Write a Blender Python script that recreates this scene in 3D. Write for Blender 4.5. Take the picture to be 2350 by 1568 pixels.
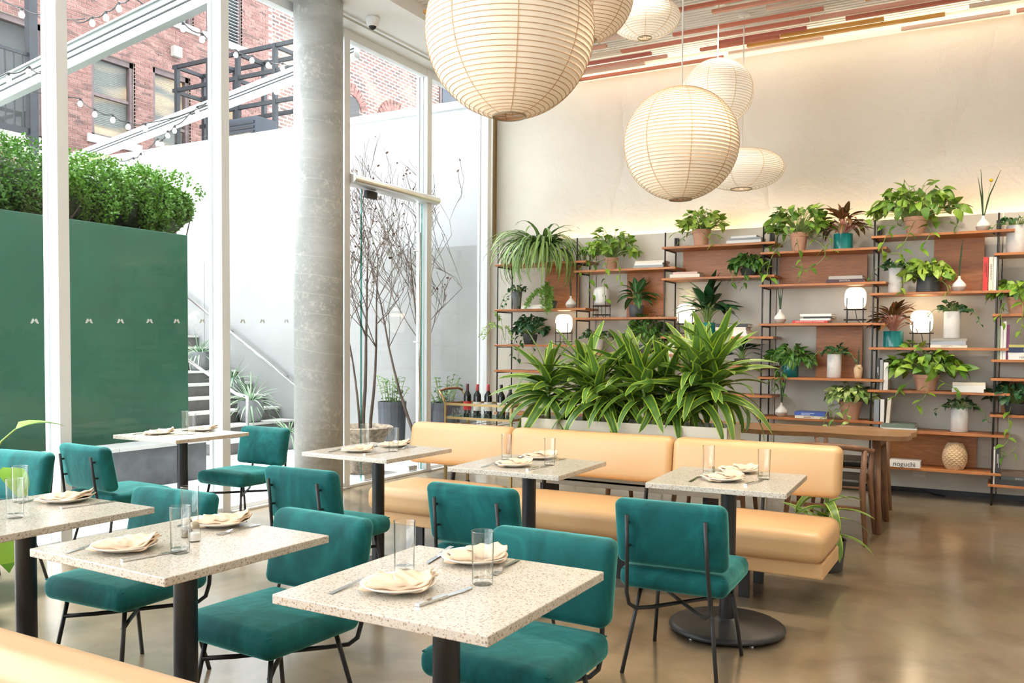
import bpy, math, random
from mathutils import Vector, Matrix, Quaternion
from math import sin, cos, pi, radians as rad, sqrt

random.seed(7)
scn = bpy.context.scene
col = scn.collection
for o in list(bpy.data.objects): bpy.data.objects.remove(o)

# ---------------------------------------------------------------- camera
EYE = 1.4
def set_camera():
    yaw, p, r = rad(29.26), rad(-2.09), rad(.423)
    F = Vector((-sin(yaw)*cos(p), cos(yaw)*cos(p), sin(p)))
    R = Vector((cos(yaw), sin(yaw), 0)); U = R.cross(F)
    R2 = cos(r)*R + sin(r)*U; U2 = -sin(r)*R + cos(r)*U
    cd = bpy.data.cameras.new('camera'); cam = bpy.data.objects.new('camera', cd); col.objects.link(cam)
    M = Matrix((R2, U2, -F)).transposed().to_4x4(); M.translation = (0, 0, EYE)
    cam.matrix_world = M
    cd.sensor_fit = 'HORIZONTAL'; cd.sensor_width = 36; cd.lens = 1996/2350*36
    cd.shift_y = (868-784)/2350; cd.clip_start = .05; cd.clip_end = 200
    scn.camera = cam
set_camera()
# ---------------------------------------------------------------- sky, light, exposure
SKY = 6.6
w = bpy.data.worlds.new('sky'); scn.world = w; w.use_nodes = True
bg = w.node_tree.nodes['Background']; bg.inputs[0].default_value = (.90, .95, 1, 1); bg.inputs[1].default_value = SKY
sd = bpy.data.lights.new('hazy_sun', 'SUN'); sd.energy = 11; sd.angle = rad(14); sd.color = (1, .97, .93); so = bpy.data.objects.new('hazy_sun', sd); col.objects.link(so)
so.rotation_euler = Vector((.38, -.10, -.92)).to_track_quat('-Z', 'Y').to_euler()
vs = scn.view_settings
vs.view_transform = 'Standard'; vs.look = 'None'; vs.exposure = 0.0; vs.gamma = 1; vs.use_curve_mapping = False
try:
    scn.cycles.max_bounces = 7; scn.cycles.transparent_max_bounces = 16; scn.cycles.diffuse_bounces = 4; scn.cycles.glossy_bounces = 3; scn.cycles.use_adaptive_sampling = True; scn.cycles.adaptive_threshold = .12; scn.cycles.adaptive_min_samples = 16
    scn.cycles.sample_clamp_indirect = 6; scn.cycles.caustics_reflective = False; scn.cycles.caustics_refractive = False
except Exception: pass

def area(name, loc, target, sx, sy, power, colr):
    l = bpy.data.lights.new(name, 'AREA'); l.shape = 'RECTANGLE'; l.size = sx; l.size_y = sy; l.energy = power; l.color = colr
    o = bpy.data.objects.new(name, l); col.objects.link(o); o.location = loc
    d = Vector(target)-Vector(loc); o.rotation_euler = d.to_track_quat('-Z', 'Y').to_euler(); return o
def spot(name, loc, target, power, angle, blend, size, colr):
    l = bpy.data.lights.new(name, 'SPOT'); l.energy = power; l.spot_size = rad(angle); l.spot_blend = blend; l.shadow_soft_size = size; l.color = colr
    o = bpy.data.objects.new(name, l); col.objects.link(o); o.location = loc
    d = Vector(target)-Vector(loc); o.rotation_euler = d.to_track_quat('-Z', 'Y').to_euler(); return o
WARM = (1, .84, .64); WARM2 = (1, .66, .30); SOFT = (1, .93, .82)
for x, e in ((-1.0, 330), (-2.35, 110), (.9, 120)):
    spot('unseen_ceiling_spot', (x, 5.15, 4.40), (x, 4.75, 0), e, 100, .5, .07, WARM)
for x, e in ((-2.2, 70), (-.3, 110), (1.4, 140)):
    spot('unseen_ceiling_spot', (x, 7.9, 4.40), (x, 7.9, 0), e, 115, .6, .1, WARM)
for x, e in ((-2.4, 40), (-.2, 60), (1.8, 110)):
    spot('unseen_ceiling_spot', (x, 2.2, 4.40), (x, 2.2, 0), e, 115, .6, .1, SOFT)
for x, e in ((-3.9, 130), (-2.6, 170), (-1.3, 210), (.0, 220), (1.3, 200)):  # added wall washers without fixtures, only to brighten the shelf wall
    spot('unseen_ceiling_spot', (x, 6.75, 4.40), (x, 9.2, .8), e, 58, .9, .2, (1, .88, .70))
area('ceiling_cove_strip', (-1.2, 9.24, 4.45), (-1.2, 6.4, 4.62), 6.6, .05, 26, (1, .86, .62))
# strip light hidden behind the top of the wall panelling
area('cove_strip', (-1.4, 9.355, 2.60), (-1.4, 9.37, 4), 6.4, .03, 18, WARM2)
# ---------------------------------------------------------------- helpers
def link(o): col.objects.link(o); return o
class MB:
    def __init__(s): s.v = []; s.f = []; s.uv = []
    def add(s, vs, fs, uvs=None):
        k = len(s.v); s.v += [tuple(a) for a in vs]; s.f += [tuple(i+k for i in f) for f in fs]
        s.uv += uvs if uvs else [(0, 0)]*len(vs); return s
    def box(s, x0, x1, y0, y1, z0, z1, M=None):
        vs = [Vector((x, y, z)) for x in (x0, x1) for y in (y0, y1) for z in (z0, z1)]
        if M is not None: vs = [M @ a for a in vs]
        return s.add(vs, [(0, 1, 3, 2), (4, 6, 7, 5), (0, 4, 5, 1), (2, 3, 7, 6), (0, 2, 6, 4), (1, 5, 7, 3)])
    def bar(s, a, b, wx, wz, up=(0, 0, 1)):
        a = Vector(a); b = Vector(b); d = b-a; L = d.length; d.normalize()
        x = d.cross(Vector(up)); x.normalize(); z = x.cross(d)
        M = Matrix((x, d, z)).transposed().to_4x4(); M.translation = a
        return s.box(-wx/2, wx/2, 0, L, -wz/2, wz/2, M)
    def tube(s, pts, r, n=8, cap=True):
        pts = [Vector(p) for p in pts]; m = len(pts); rs = r if isinstance(r, (list, tuple)) else [r]*m
        vs = []; nrm = None
        for i, p in enumerate(pts):
            t = (pts[min(i+1, m-1)]-pts[max(i-1, 0)])
            if t.length < 1e-9: t = Vector((0, 0, 1))
            t.normalize()
            if nrm is None:
                nrm = t.orthogonal().normalized()
            else:
                nrm = (nrm - t*nrm.dot(t))
                nrm = nrm.normalized() if nrm.length > 1e-6 else t.orthogonal().normalized()
            b = t.cross(nrm)
            for k in range(n):
                a = 2*pi*k/n; vs.append(p + (nrm*cos(a)+b*sin(a))*rs[i])
        fs = [(i*n+k, i*n+(k+1) % n, (i+1)*n+(k+1) % n, (i+1)*n+k) for i in range(m-1) for k in range(n)]
        if cap: fs += [tuple(range(n-1, -1, -1)), tuple((m-1)*n+k for k in range(n))]
        return s.add(vs, fs)
    def lathe(s, prof, n=24, c=(0, 0, 0), close=False):
        vs = [(c[0]+r*cos(2*pi*k/n), c[1]+r*sin(2*pi*k/n), c[2]+z) for r, z in prof for k in range(n)]
        m = len(prof)
        fs = [(i*n+k, i*n+(k+1) % n, (i+1)*n+(k+1) % n, (i+1)*n+k) for i in range(m-1) for k in range(n)]
        if prof[0][0] > 1e-4 and close: fs.append(tuple(range(n-1, -1, -1)))
        if prof[-1][0] > 1e-4 and close: fs.append(tuple((m-1)*n+k for k in range(n)))
        return s.add(vs, fs)
    def mesh(s, name):
        me = bpy.data.meshes.new(name); me.from_pydata(s.v, [], s.f)
        if any(u != (0, 0) for u in s.uv):
            l = me.uv_layers.new(name='uv')
            for lp in me.loops: l.data[lp.index].uv = s.uv[lp.vertex_index]
        me.update(); return me
    def build(s, name, mat, parent=None, smooth=False, loc=None, bevel=0, seg=2):
        me = s.mesh(name); me.materials.append(mat)
        if smooth: me.polygons.foreach_set('use_smooth', [True]*len(me.polygons))
        o = link(bpy.data.objects.new(name, me))
        if parent: o.parent = parent
        if loc is not None: o.location = loc
        if bevel:
            b = o.modifiers.new('bevel', 'BEVEL'); b.width = bevel; b.segments = seg; b.limit_method = 'ANGLE'; b.angle_limit = rad(40)
        return o
def inst(name, me, parent=None, M=None, loc=None):
    o = link(bpy.data.objects.new(name, me))
    if parent: o.parent = parent
    if M is not None: o.matrix_basis = M
    if loc is not None: o.location = loc
    return o
def tag(o, label, cat, group=None, kind=None):
    o['label'] = label; o['category'] = cat
    if group: o['group'] = group
    if kind: o['kind'] = kind
    return o
def thing(name, label, cat, loc=(0, 0, 0), rz=0, group=None):
    o = link(bpy.data.objects.new(name, None)); o.empty_display_size = .1
    o.location = loc; o.rotation_euler = (0, 0, rz)
    return tag(o, label, cat, group)
def struct(o, label=None):
    o['kind'] = 'structure'
    if label: o['label'] = label
    return o
def copy_tree(o, parent=None):
    c = o.copy(); link(c); c.parent = parent
    for ch in list(o.children): copy_tree(ch, c)
    return c
def rbox(sx, sy, sz, r, m=5, puff=0, puffy=0):
    """rounded cushion centred on the origin"""
    b = MB(); h = (sx/2, sy/2, sz/2); r = min(r, min(h)*.999)
    def coords(a):
        i = a-r; L = [-(i+r*k) for k in (1, .58, .25)]
        L += [-i + 2*i*k/m for k in range(m+1)]
        return L + [i+r*k for k in (.25, .58, 1)]
    def put(p):
        q = Vector([max(-(h[i]-r), min(h[i]-r, p[i])) for i in range(3)]); d = Vector(p)-q
        v = q + d.normalized()*r if d.length > 1e-9 else Vector(p)
        fx = max(0, 1-(v.x/h[0])**2); fy = max(0, 1-(v.y/h[1])**2); fz = max(0, 1-(v.z/h[2])**2)
        v.z += puff*fx*fy*(v.z/h[2]); v.y += puffy*fx*fz*(v.y/h[1])
        return v
    for ax in range(3):
        u, w_ = (ax+1) % 3, (ax+2) % 3; A, B = coords(h[u]), coords(h[w_])
        for sg in (-1, 1):
            vs = []
            for a in A:
                for c in B:
                    p = [0, 0, 0]; p[ax] = sg*h[ax]; p[u] = a; p[w_] = c; vs.append(put(p))
            nb = len(B)
            fs = []
            for i in range(len(A)-1):
                for j in range(nb-1):
                    q = (i*nb+j, (i+1)*nb+j, (i+1)*nb+j+1, i*nb+j+1)
                    fs.append(q if sg > 0 else q[::-1])
            b.add(vs, fs)
    return b
def weld(o, d=.0004):
    m = o.modifiers.new('weld', 'WELD'); m.merge_threshold = d; return o
def orient(pos, d, up=(0, 0, 1), s=1, roll=0):
    """matrix that sends +Y along d, +Z towards up"""
    d = Vector(d).normalized(); u = Vector(up); x = d.cross(u)
    if x.length < 1e-5: x = d.cross(Vector((.3, .9, .1)))
    x.normalize(); z = x.cross(d)
    M = Matrix((x, d, z)).transposed()
    if roll: M = Matrix.Rotation(roll, 3, d) @ M
    M = (M @ Matrix.Scale(s, 3)).to_4x4(); M.translation = pos; return M
R_ = random.uniform
# ---------------------------------------------------------------- materials
def new_mat(name):
    m = bpy.data.materials.new(name); m.use_nodes = True; nt = m.node_tree
    return m, nt, nt.nodes['Principled BSDF'], nt.nodes.new
def lin(nt, a, b): nt.links.new(a, b)
def pm(name, c, rough=.5, metal=0, **k):
    m, nt, p, N = new_mat(name); p.inputs['Base Color'].default_value = (*c, 1); p.inputs['Roughness'].default_value = rough; p.inputs['Metallic'].default_value = metal
    for a, v in k.items(): p.inputs[a.replace('_', ' ')].default_value = v
    return m
def ramp(nt, fac, stops, interp='LINEAR'):
    r = nt.nodes.new('ShaderNodeValToRGB'); r.color_ramp.interpolation = interp; e = r.color_ramp.elements
    while len(e) < len(stops): e.new(.5)
    for i, (p, c) in enumerate(stops): e[i].position = p; e[i].color = (*c, 1) if len(c) == 3 else c
    nt.links.new(fac, r.inputs[0]); return r.outputs[0]
def coords(nt, kind='Object', scale=(1, 1, 1), rot=(0, 0, 0)):
    t = nt.nodes.new('ShaderNodeTexCoord'); mp = nt.nodes.new('ShaderNodeMapping'); mp.inputs['Scale'].default_value = scale; mp.inputs['Rotation'].default_value = rot
    nt.links.new(t.outputs[kind], mp.inputs[0]); return mp.outputs[0]
def noise(nt, vec, scale, detail=4, rough=.5, dist=0):
    n = nt.nodes.new('ShaderNodeTexNoise'); n.inputs['Scale'].default_value = scale; n.inputs['Detail'].default_value = detail
    n.inputs['Roughness'].default_value = rough; n.inputs['Distortion'].default_value = dist
    if vec is not None: nt.links.new(vec, n.inputs['Vector'])
    return n.outputs['Fac']
def bump(nt, p, h, strength=.2, dist=.01):
    b = nt.nodes.new('ShaderNodeBump'); b.inputs['Strength'].default_value = strength; b.inputs['Distance'].default_value = dist
    nt.links.new(h, b.inputs['Height']); nt.links.new(b.outputs[0], p.inputs['Normal'])
def mix(nt, f, a, b, mode='MIX'):
    m = nt.nodes.new('ShaderNodeMix'); m.data_type = 'RGBA'; m.blend_type = mode
    for s, v in ((0, f), (6, a), (7, b)):
        if hasattr(v, 'links'): nt.links.new(v, m.inputs[s])
        else: m.inputs[s].default_value = v if s == 0 else (*v, 1)
    return m.outputs[2]
def mathn(nt, op, a, b=0):
    m = nt.nodes.new('ShaderNodeMath'); m.operation = op
    for i, v in enumerate((a, b)):
        if hasattr(v, 'links'): nt.links.new(v, m.inputs[i])
        else: m.inputs[i].default_value = v
    return m.outputs[0]
def noisy(name, c0, c1, scale, rough=.5, bs=0, bscale=None, vscale=(1, 1, 1), metal=0, dist=0, detail=5, lo=.3, hi=.7, **k):
    m = pm(name, c0, rough, metal, **k); nt = m.node_tree; p = nt.nodes['Principled BSDF']; v = coords(nt, 'Object', vscale)
    n = noise(nt, v, scale, detail, .6, dist); lin(nt, ramp(nt, n, ((lo, c0), (hi, c1))), p.inputs['Base Color'])
    if bs: bump(nt, p, noise(nt, v, bscale or scale*2, 6, .6), bs)
    return m
def wood(name, c0, c1, scale=6, stretch=(.12, 1, 1), rough=.42):
    m = pm(name, c0, rough); nt = m.node_tree; p = nt.nodes['Principled BSDF']
    info = nt.nodes.new('ShaderNodeObjectInfo'); tc = nt.nodes.new('ShaderNodeTexCoord'); ad = nt.nodes.new('ShaderNodeVectorMath'); ad.operation = 'ADD'
    lin(nt, tc.outputs['Object'], ad.inputs[0]); lin(nt, info.outputs['Location'], ad.inputs[1])
    mp = nt.nodes.new('ShaderNodeMapping'); mp.inputs['Scale'].default_value = stretch; lin(nt, ad.outputs[0], mp.inputs[0])
    n = noise(nt, mp.outputs[0], scale, 3, .6, 1.6); n2 = noise(nt, mp.outputs[0], scale*14, 3, .7, .3)
    c = ramp(nt, n, ((.25, c0), (.75, c1))); d = ramp(nt, n2, ((.35, (.72,)*3), (.7, (1.05,)*3)))
    lin(nt, mix(nt, 1, c, d, 'MULTIPLY'), p.inputs['Base Color']); bump(nt, p, n2, .06); return m
M = {}
def build_materials():
    # floor: polished concrete
    m = pm('polished_concrete', (.3, .24, .16), .16, Coat_Weight=1.0, Coat_Roughness=.16, Coat_IOR=2.1); nt = m.node_tree; p = nt.nodes['Principled BSDF']; v = coords(nt)
    a = noise(nt, v, .9, 8, .62, 1.2); b = noise(nt, v, 3.0, 7, .62, 1.0); s = noise(nt, v, 14, 3, .5)
    c = ramp(nt, a, ((.28, (.115, .08, .042)), (.46, (.20, .148, .086)), (.6, (.255, .20, .128)), (.75, (.34, .285, .20))))
    c = mix(nt, .55, c, ramp(nt, b, ((.3, (.62, .60, .56)), (.5, (1.0, 1.0, 1.0)), (.7, (1.3, 1.27, 1.2)))), 'MULTIPLY')
    c = mix(nt, .5, c, ramp(nt, s, ((.35, (.9,)*3), (.65, (1.08,)*3))), 'MULTIPLY')
    lin(nt, c, p.inputs['Base Color']); p.inputs['Roughness'].default_value = .32; p.inputs['Specular IOR Level'].default_value = .75
    M['floor'] = m
    M['paving'] = noisy('light_paving', (.76, .76, .755), (.84, .84, .835), 3, .8)
    # plaster
    m = pm('trowelled_plaster', (.80, .74, .64), .8); nt = m.node_tree; p = nt.nodes['Principled BSDF']; v = coords(nt)
    a = noise(nt, v, .55, 6, .6, .8); lin(nt, ramp(nt, a, ((.3, (.71, .655, .575)), (.7, (.80, .75, .675)))), p.inputs['Base Color'])
    vo = nt.nodes.new('ShaderNodeTexVoronoi'); vo.feature = 'DISTANCE_TO_EDGE'; vo.inputs['Scale'].default_value = 1.1
    wv = nt.nodes.new('ShaderNodeMapping'); lin(nt, v, wv.inputs[0]); wv.inputs['Rotation'].default_value = (.5, .3, .6); wv.inputs['Scale'].default_value = (1, 1, .55)
    nd = nt.nodes.new('ShaderNodeTexNoise'); nd.inputs['Scale'].default_value = 1.5; nd.inputs['Detail'].default_value = 4; lin(nt, wv.outputs[0], nd.inputs[0])
    lin(nt, mix(nt, .55, wv.outputs[0], nd.outputs['Color']), vo.inputs['Vector'])
    edge = mathn(nt, 'SMOOTH_MIN', mathn(nt, 'MULTIPLY', vo.outputs['Distance'], 9), .5)
    h = mathn(nt, 'ADD', mathn(nt, 'MULTIPLY', noise(nt, v, 3, 6, .6, .5), 1.2), edge); bump(nt, p, h, .6, .03); M['plaster'] = m
    M['panel'] = noisy('concrete_panel', (.58, .55, .475), (.69, .66, .58), 1.4, .75, .1, 14, dist=.6)
    M['white'] = pm('white_paint', (.83, .855, .87), .45)
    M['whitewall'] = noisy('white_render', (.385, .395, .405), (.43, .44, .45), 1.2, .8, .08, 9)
    M['lowwall'] = noisy('courtyard_concrete', (.27, .27, .265), (.34, .34, .335), 1.1, .85, .1, 9)
    M['alu'] = noisy('grey_aluminium', (.25, .275, .27), (.30, .325, .32), 3, .4, metal=.1)
    M['brushed'] = pm('brushed_aluminium', (.78, .77, .74), .32, .85)
    M['steel'] = pm('stainless_steel', (.72, .73, .74), .22, 1)
    M['cutlery'] = pm('cutlery_steel', (.74, .74, .73), .2, 1)
    M['gasket'] = pm('black_gasket', (.012, .012, .013), .6)
    M['black'] = pm('black_metal', (.016, .017, .018), .42)
    M['blackpaint'] = noisy('painted_steel', (.006, .008, .011), (.014, .018, .024), 5, .5)
    M['pedestal'] = pm('black_powder_coat', (.018, .019, .021), .38)
    M['brass'] = pm('aged_brass', (.36, .25, .11), .35, .9)
    M['bronze'] = pm('bronze_strip', (.34, .29, .21), .45, .5)
    # column
    m = pm('cast_concrete', (.4, .4, .37), .75); nt = m.node_tree; p = nt.nodes['Principled BSDF']; v = coords(nt); v2 = coords(nt, 'Object', (1.2, 1.2, 3))
    a = noise(nt, v2, 1.3, 6, .65, .5); f = noise(nt, v, 22, 5, .75); g = noise(nt, v, 3.2, 3, .5)
    c = ramp(nt, a, ((.3, (.37, .385, .375)), (.7, (.54, .555, .545))))
    c = mix(nt, mathn(nt, 'MULTIPLY', ramp(nt, f, ((.52, (0,)*3), (.60, (1,)*3))), ramp(nt, g, ((.40, (.12,)*3), (.62, (.9,)*3)))), c, (.66, .66, .62))
    tc = nt.nodes.new('ShaderNodeTexCoord'); sx = nt.nodes.new('ShaderNodeSeparateXYZ'); lin(nt, tc.outputs['Object'], sx.inputs[0])
    at = mathn(nt, 'ARCTAN2', sx.outputs[1], sx.outputs[0])
    t = mathn(nt, 'ADD', mathn(nt, 'MULTIPLY', sx.outputs[2], 6.0), mathn(nt, 'MULTIPLY', at, 1/(2*pi))); t = mathn(nt, 'ADD', t, mathn(nt, 'MULTIPLY', noise(nt, v, 2.2, 3), .28))
    fr = mathn(nt, 'FRACT', t); ln = ramp(nt, fr, ((.0, (0,)*3), (.02, (1,)*3), (.05, (.15,)*3), (.10, (0,)*3)))
    lm_ = mathn(nt, 'MULTIPLY', ln, ramp(nt, noise(nt, v, 1.7, 2), ((.38, (.15,)*3), (.6, (.85,)*3))))
    lin(nt, mix(nt, lm_, c, (.68, .68, .64)), p.inputs['Base Color']); bump(nt, p, mathn(nt, 'ADD', f, ln), .15); M['column'] = m
    M['green'] = noisy('green_paint', (.0105, .068, .037), (.015, .085, .048), 2.2, .5, .03, 20, dist=.4)
    M['blockdark'] = noisy('dark_stone', (.055, .058, .065), (.11, .115, .125), 5, .3)
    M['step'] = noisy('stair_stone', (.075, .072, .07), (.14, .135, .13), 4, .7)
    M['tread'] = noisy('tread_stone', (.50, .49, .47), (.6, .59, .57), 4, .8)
    # velvet
    m = pm('teal_velvet', (.006, .105, .094), .72); nt = m.node_tree; p = nt.nodes['Principled BSDF']; v = coords(nt, 'Object', (1, 1, .6))
    info = nt.nodes.new('ShaderNodeObjectInfo'); ad = nt.nodes.new('ShaderNodeVectorMath'); ad.operation = 'ADD'; lin(nt, v, ad.inputs[0]); lin(nt, info.outputs['Location'], ad.inputs[1])
    a = noise(nt, ad.outputs[0], 5, 5, .6, 1.6); lin(nt, ramp(nt, a, ((.28, (.003, .062, .063)), (.5, (.006, .104, .105)), (.72, (.012, .165, .162)))), p.inputs['Base Color'])
    p.inputs['Sheen Weight'].default_value = .8; p.inputs['Sheen Roughness'].default_value = .35; p.inputs['Sheen Tint'].default_value = (.25, .8, .72, 1); p.inputs['Specular IOR Level'].default_value = .2
    wr = noise(nt, coords(nt, 'Object', (1, 1, .25)), 7, 3, .5, .8); bump(nt, p, wr, .25, .02); M['velvet'] = m
    m = pm('tan_leather', (.74, .47, .235), .38); nt = m.node_tree; p = nt.nodes['Principled BSDF']; v = coords(nt)
    lin(nt, ramp(nt, noise(nt, v, 1.4, 4), ((.3, (.60, .36, .165)), (.7, (.67, .425, .205)))), p.inputs['Base Color'])
    bump(nt, p, mathn(nt, 'ADD', noise(nt, v, 4, 3), mathn(nt, 'MULTIPLY', noise(nt, v, 160, 2), .12)), .12, .02); M['leather'] = m
    # terrazzo
    m = pm('terrazzo', (.66, .59, .49), .2); nt = m.node_tree; p = nt.nodes['Principled BSDF']; v = coords(nt)
    c = (.60, .55, .47)
    for sc, th, cc in ((125, .30, ((.25, .17, .11), (.52, .40, .27))), (190, .34, ((.36, .33, .29), (.6, .53, .44))), (80, .17, ((.16, .10, .075), (.45, .28, .15)))):
        vo = nt.nodes.new('ShaderNodeTexVoronoi'); vo.inputs['Scale'].default_value = sc; lin(nt, v, vo.inputs['Vector'])
        sp = nt.nodes.new('ShaderNodeSeparateColor'); lin(nt, vo.outputs['Color'], sp.inputs[0])
        msk = mathn(nt, 'MULTIPLY', mathn(nt, 'LESS_THAN', vo.outputs['Distance'], th*1.25), mathn(nt, 'GREATER_THAN', sp.outputs[0], .50))
        cc = ramp(nt, sp.outputs[1], ((.0, cc[0]), (1, cc[1]))); c = mix(nt, mathn(nt, 'MULTIPLY', msk, .85), c, cc)
    lin(nt, c, p.inputs['Base Color']); M['terrazzo'] = m
    M['shelfwood'] = wood('cherry_wood', (.38, .12, .03), (.57, .225, .066), 5)
    M['walnut'] = wood('walnut_wood', (.20, .095, .048), (.30, .155, .085), 6, (.3, .3, .1))
    M['slab'] = wood('live_edge_wood', (.27, .135, .06), (.46, .265, .13), 5, (.12, 1, 1), .35)
    M['plate'] = pm('stoneware', (.80, .745, .66), .3)
    M['napkin'] = noisy('linen_napkin', (.70, .52, .36), (.76, .59, .43), 40, .85, .1, 260)
    M['ceramic'] = pm('white_ceramic', (.78, .75, .70), .4); M['ceramic2'] = pm('grey_ceramic', (.48, .45, .40), .45)
    M['terracotta'] = noisy('terracotta', (.55, .29, .185), (.64, .37, .255), 8, .8)
    M['tealglaze'] = noisy('teal_glaze', (.004, .10, .105), (.015, .27, .25), 9, .12, vscale=(3, 3, .3))
    M['darkpot'] = noisy('charcoal_pot', (.045, .047, .05), (.075, .078, .083), 8, .6)
    M['stonepot'] = noisy('grey_fibre_pot', (.14, .145, .155), (.22, .225, .235), 6, .7)
    M['whitepot'] = noisy('pale_concrete_pot', (.58, .57, .55), (.70, .69, .67), 7, .75)
    M['planter'] = noisy('pale_cast_planter', (.62, .57, .45), (.70, .65, .53), 3, .75)
    M['oldpot'] = noisy('weathered_stone', (.07, .055, .04), (.36, .29, .21), 16, .85, .5, 20)
    M['soil'] = noisy('soil', (.012, .010, .008), (.05, .04, .03), 60, .95, .8, 80)
    M['blackplanter'] = noisy('black_planter', (.035, .043, .055), (.06, .07, .085), 4, .45)
    M['rope'] = noisy('sand_ceramic', (.55, .38, .22), (.66, .48, .30), 12, .8)
    M['bark'] = noisy('birch_bark', (.05, .034, .026), (.16, .115, .09), 14, .85, vscale=(1, 1, .35))
    M['hedgecore'] = noisy('shaded_twigs', (.006, .016, .004), (.03, .05, .012), 30, .9, 1, 40)  # near black tone carries the shade deep inside the hedge
    M['dryleaf'] = pm('dry_leaf', (.10, .055, .035), .8)
    M['stem'] = pm('green_stem', (.20, .30, .07), .5); M['reed'] = pm('dark_reed', (.035, .075, .03), .55); M['redstem'] = pm('pink_stem', (.50, .22, .17), .5)
    M['yellow'] = pm('yellow_flower', (.75, .45, .02), .7)
    M['wine'] = pm('dark_wine_glass', (.010, .012, .012), .08); M['redfoil'] = pm('red_foil', (.32, .03, .03), .35); M['darkfoil'] = pm('dark_foil', (.07, .012, .016), .4); M['labelpaper'] = pm('label_paper', (.72, .70, .62), .7); M['redlabel'] = pm('red_label', (.55, .03, .03), .6)
    M['page'] = pm('page_edges', (.78, .74, .66), .9)
    M['brick_mortar'] = noisy('lime_mortar', (.42, .345, .285), (.50, .42, .36), 6, .9)
    # bricks coloured by position
    m = pm('red_brick', (.3, .1, .07), .85); nt = m.node_tree; p = nt.nodes['Principled BSDF']
    g = nt.nodes.new('ShaderNodeNewGeometry'); mp = nt.nodes.new('ShaderNodeMapping'); mp.inputs['Scale'].default_value = (1, 1/.218, 1/.0745); lin(nt, g.outputs['Position'], mp.inputs[0])
    vo = nt.nodes.new('ShaderNodeTexVoronoi'); vo.inputs['Scale'].default_value = 1.0; lin(nt, mp.outputs[0], vo.inputs['Vector']); sp = nt.nodes.new('ShaderNodeSeparateColor'); lin(nt, vo.outputs['Color'], sp.inputs[0])
    c = ramp(nt, sp.outputs[0], ((0, (.09, .052, .047)), (.22, (.145, .068, .058)), (.6, (.185, .09, .078)), (1, (.225, .122, .104))))
    lin(nt, mix(nt, .5, c, ramp(nt, noise(nt, g.outputs['Position'], 26, 4), ((.3, (.7,)*3), (.7, (1.25,)*3))), 'MULTIPLY'), p.inputs['Base Color']); M['brick'] = m
    # far old brick: too small to pick apart
    m = pm('old_brick', (.3, .2, .17), .9); nt = m.node_tree; p = nt.nodes['Principled BSDF']; g = nt.nodes.new('ShaderNodeNewGeometry'); sx = nt.nodes.new('ShaderNodeSeparateXYZ'); lin(nt, g.outputs['Position'], sx.inputs[0]); cb = nt.nodes.new('ShaderNodeCombineXYZ'); lin(nt, sx.outputs[1], cb.inputs[0]); lin(nt, sx.outputs[2], cb.inputs[1]); bt = nt.nodes.new('ShaderNodeTexBrick'); lin(nt, cb.outputs[0], bt.inputs[0])
    bt.inputs['Color1'].default_value = (.17, .085, .065, 1); bt.inputs['Color2'].default_value = (.07, .048, .043, 1); bt.inputs['Mortar'].default_value = (.30, .27, .245, 1); bt.inputs['Scale'].default_value = 1
    bt.inputs['Brick Width'].default_value = .3; bt.inputs['Row Height'].default_value = .105; bt.inputs['Mortar Size'].default_value = .02
    lin(nt, mix(nt, ramp(nt, noise(nt, coords(nt), .9, 5), ((.52, (0,)*3), (.66, (.6,)*3))), bt.outputs['Color'], (.28, .18, .14)), p.inputs['Base Color']); M['oldbrick'] = m
    M['stonesill'] = noisy('sill_stone', (.30, .28, .25), (.38, .355, .325), 6, .85)
    M['winframe'] = noisy('aged_window_frame', (.075, .05, .05), (.13, .09, .09), 9, .6)
    M['darkroom'] = pm('dark_room', (.05, .05, .05), .8)
    M['acbox'] = pm('ac_housing', (.018, .026, .04), .5)
    def thin_glass(name, tint, f0, rough=0, edge=None):
        """clear sheet: Schlick reflection that is the same from both sides, the rest passes straight through"""
        m = bpy.data.materials.new(name); m.use_nodes = True; nt = m.node_tree; nt.nodes.clear()
        out = nt.nodes.new('ShaderNodeOutputMaterial'); mx = nt.nodes.new('ShaderNodeMixShader'); tr = nt.nodes.new('ShaderNodeBsdfTransparent'); gl = nt.nodes.new('ShaderNodeBsdfGlossy'); lw = nt.nodes.new('ShaderNodeLayerWeight'); lw.inputs[0].default_value = .5
        if edge: lin(nt, ramp(nt, lw.outputs['Facing'], ((.55, tint), (.97, edge))), tr.inputs[0])
        else: tr.inputs[0].default_value = (*tint, 1)
        gl.inputs['Roughness'].default_value = rough
        f = mathn(nt, 'ADD', mathn(nt, 'MULTIPLY', mathn(nt, 'POWER', lw.outputs['Facing'], 5), 1-f0), f0)
        lin(nt, f, mx.inputs[0]); lin(nt, tr.outputs[0], mx.inputs[1]); lin(nt, gl.outputs[0], mx.inputs[2]); lin(nt, mx.outputs[0], out.inputs[0]); return m
    M['pane'] = thin_glass('window_glass', (.985, .995, .99), .013)
    M['tumbler'] = thin_glass('drinking_glass', (.995, 1, .998), .04, edge=(.42, .48, .46))
    M['glassedge'] = thin_glass('glass_edge', (.35, .60, .55), .05)
    M['frost'] = pm('frosted_mark', (.72, .75, .75), .6)
    def lamp(name, c, e, base=(.85, .8, .7), trans=0):
        m = pm(name, base, .7); p = m.node_tree.nodes['Principled BSDF']; p.inputs['Emission Color'].default_value = (*c, 1); p.inputs['Emission Strength'].default_value = e; return m
    M['bulb'] = lamp('frosted_bulb', (1, .97, .92), 1.6)
    M['lampon'] = lamp('opal_glass_lit', (1, .88, .68), 1.5); M['lampoff'] = pm('opal_glass', (.80, .79, .76), .25)
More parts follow.
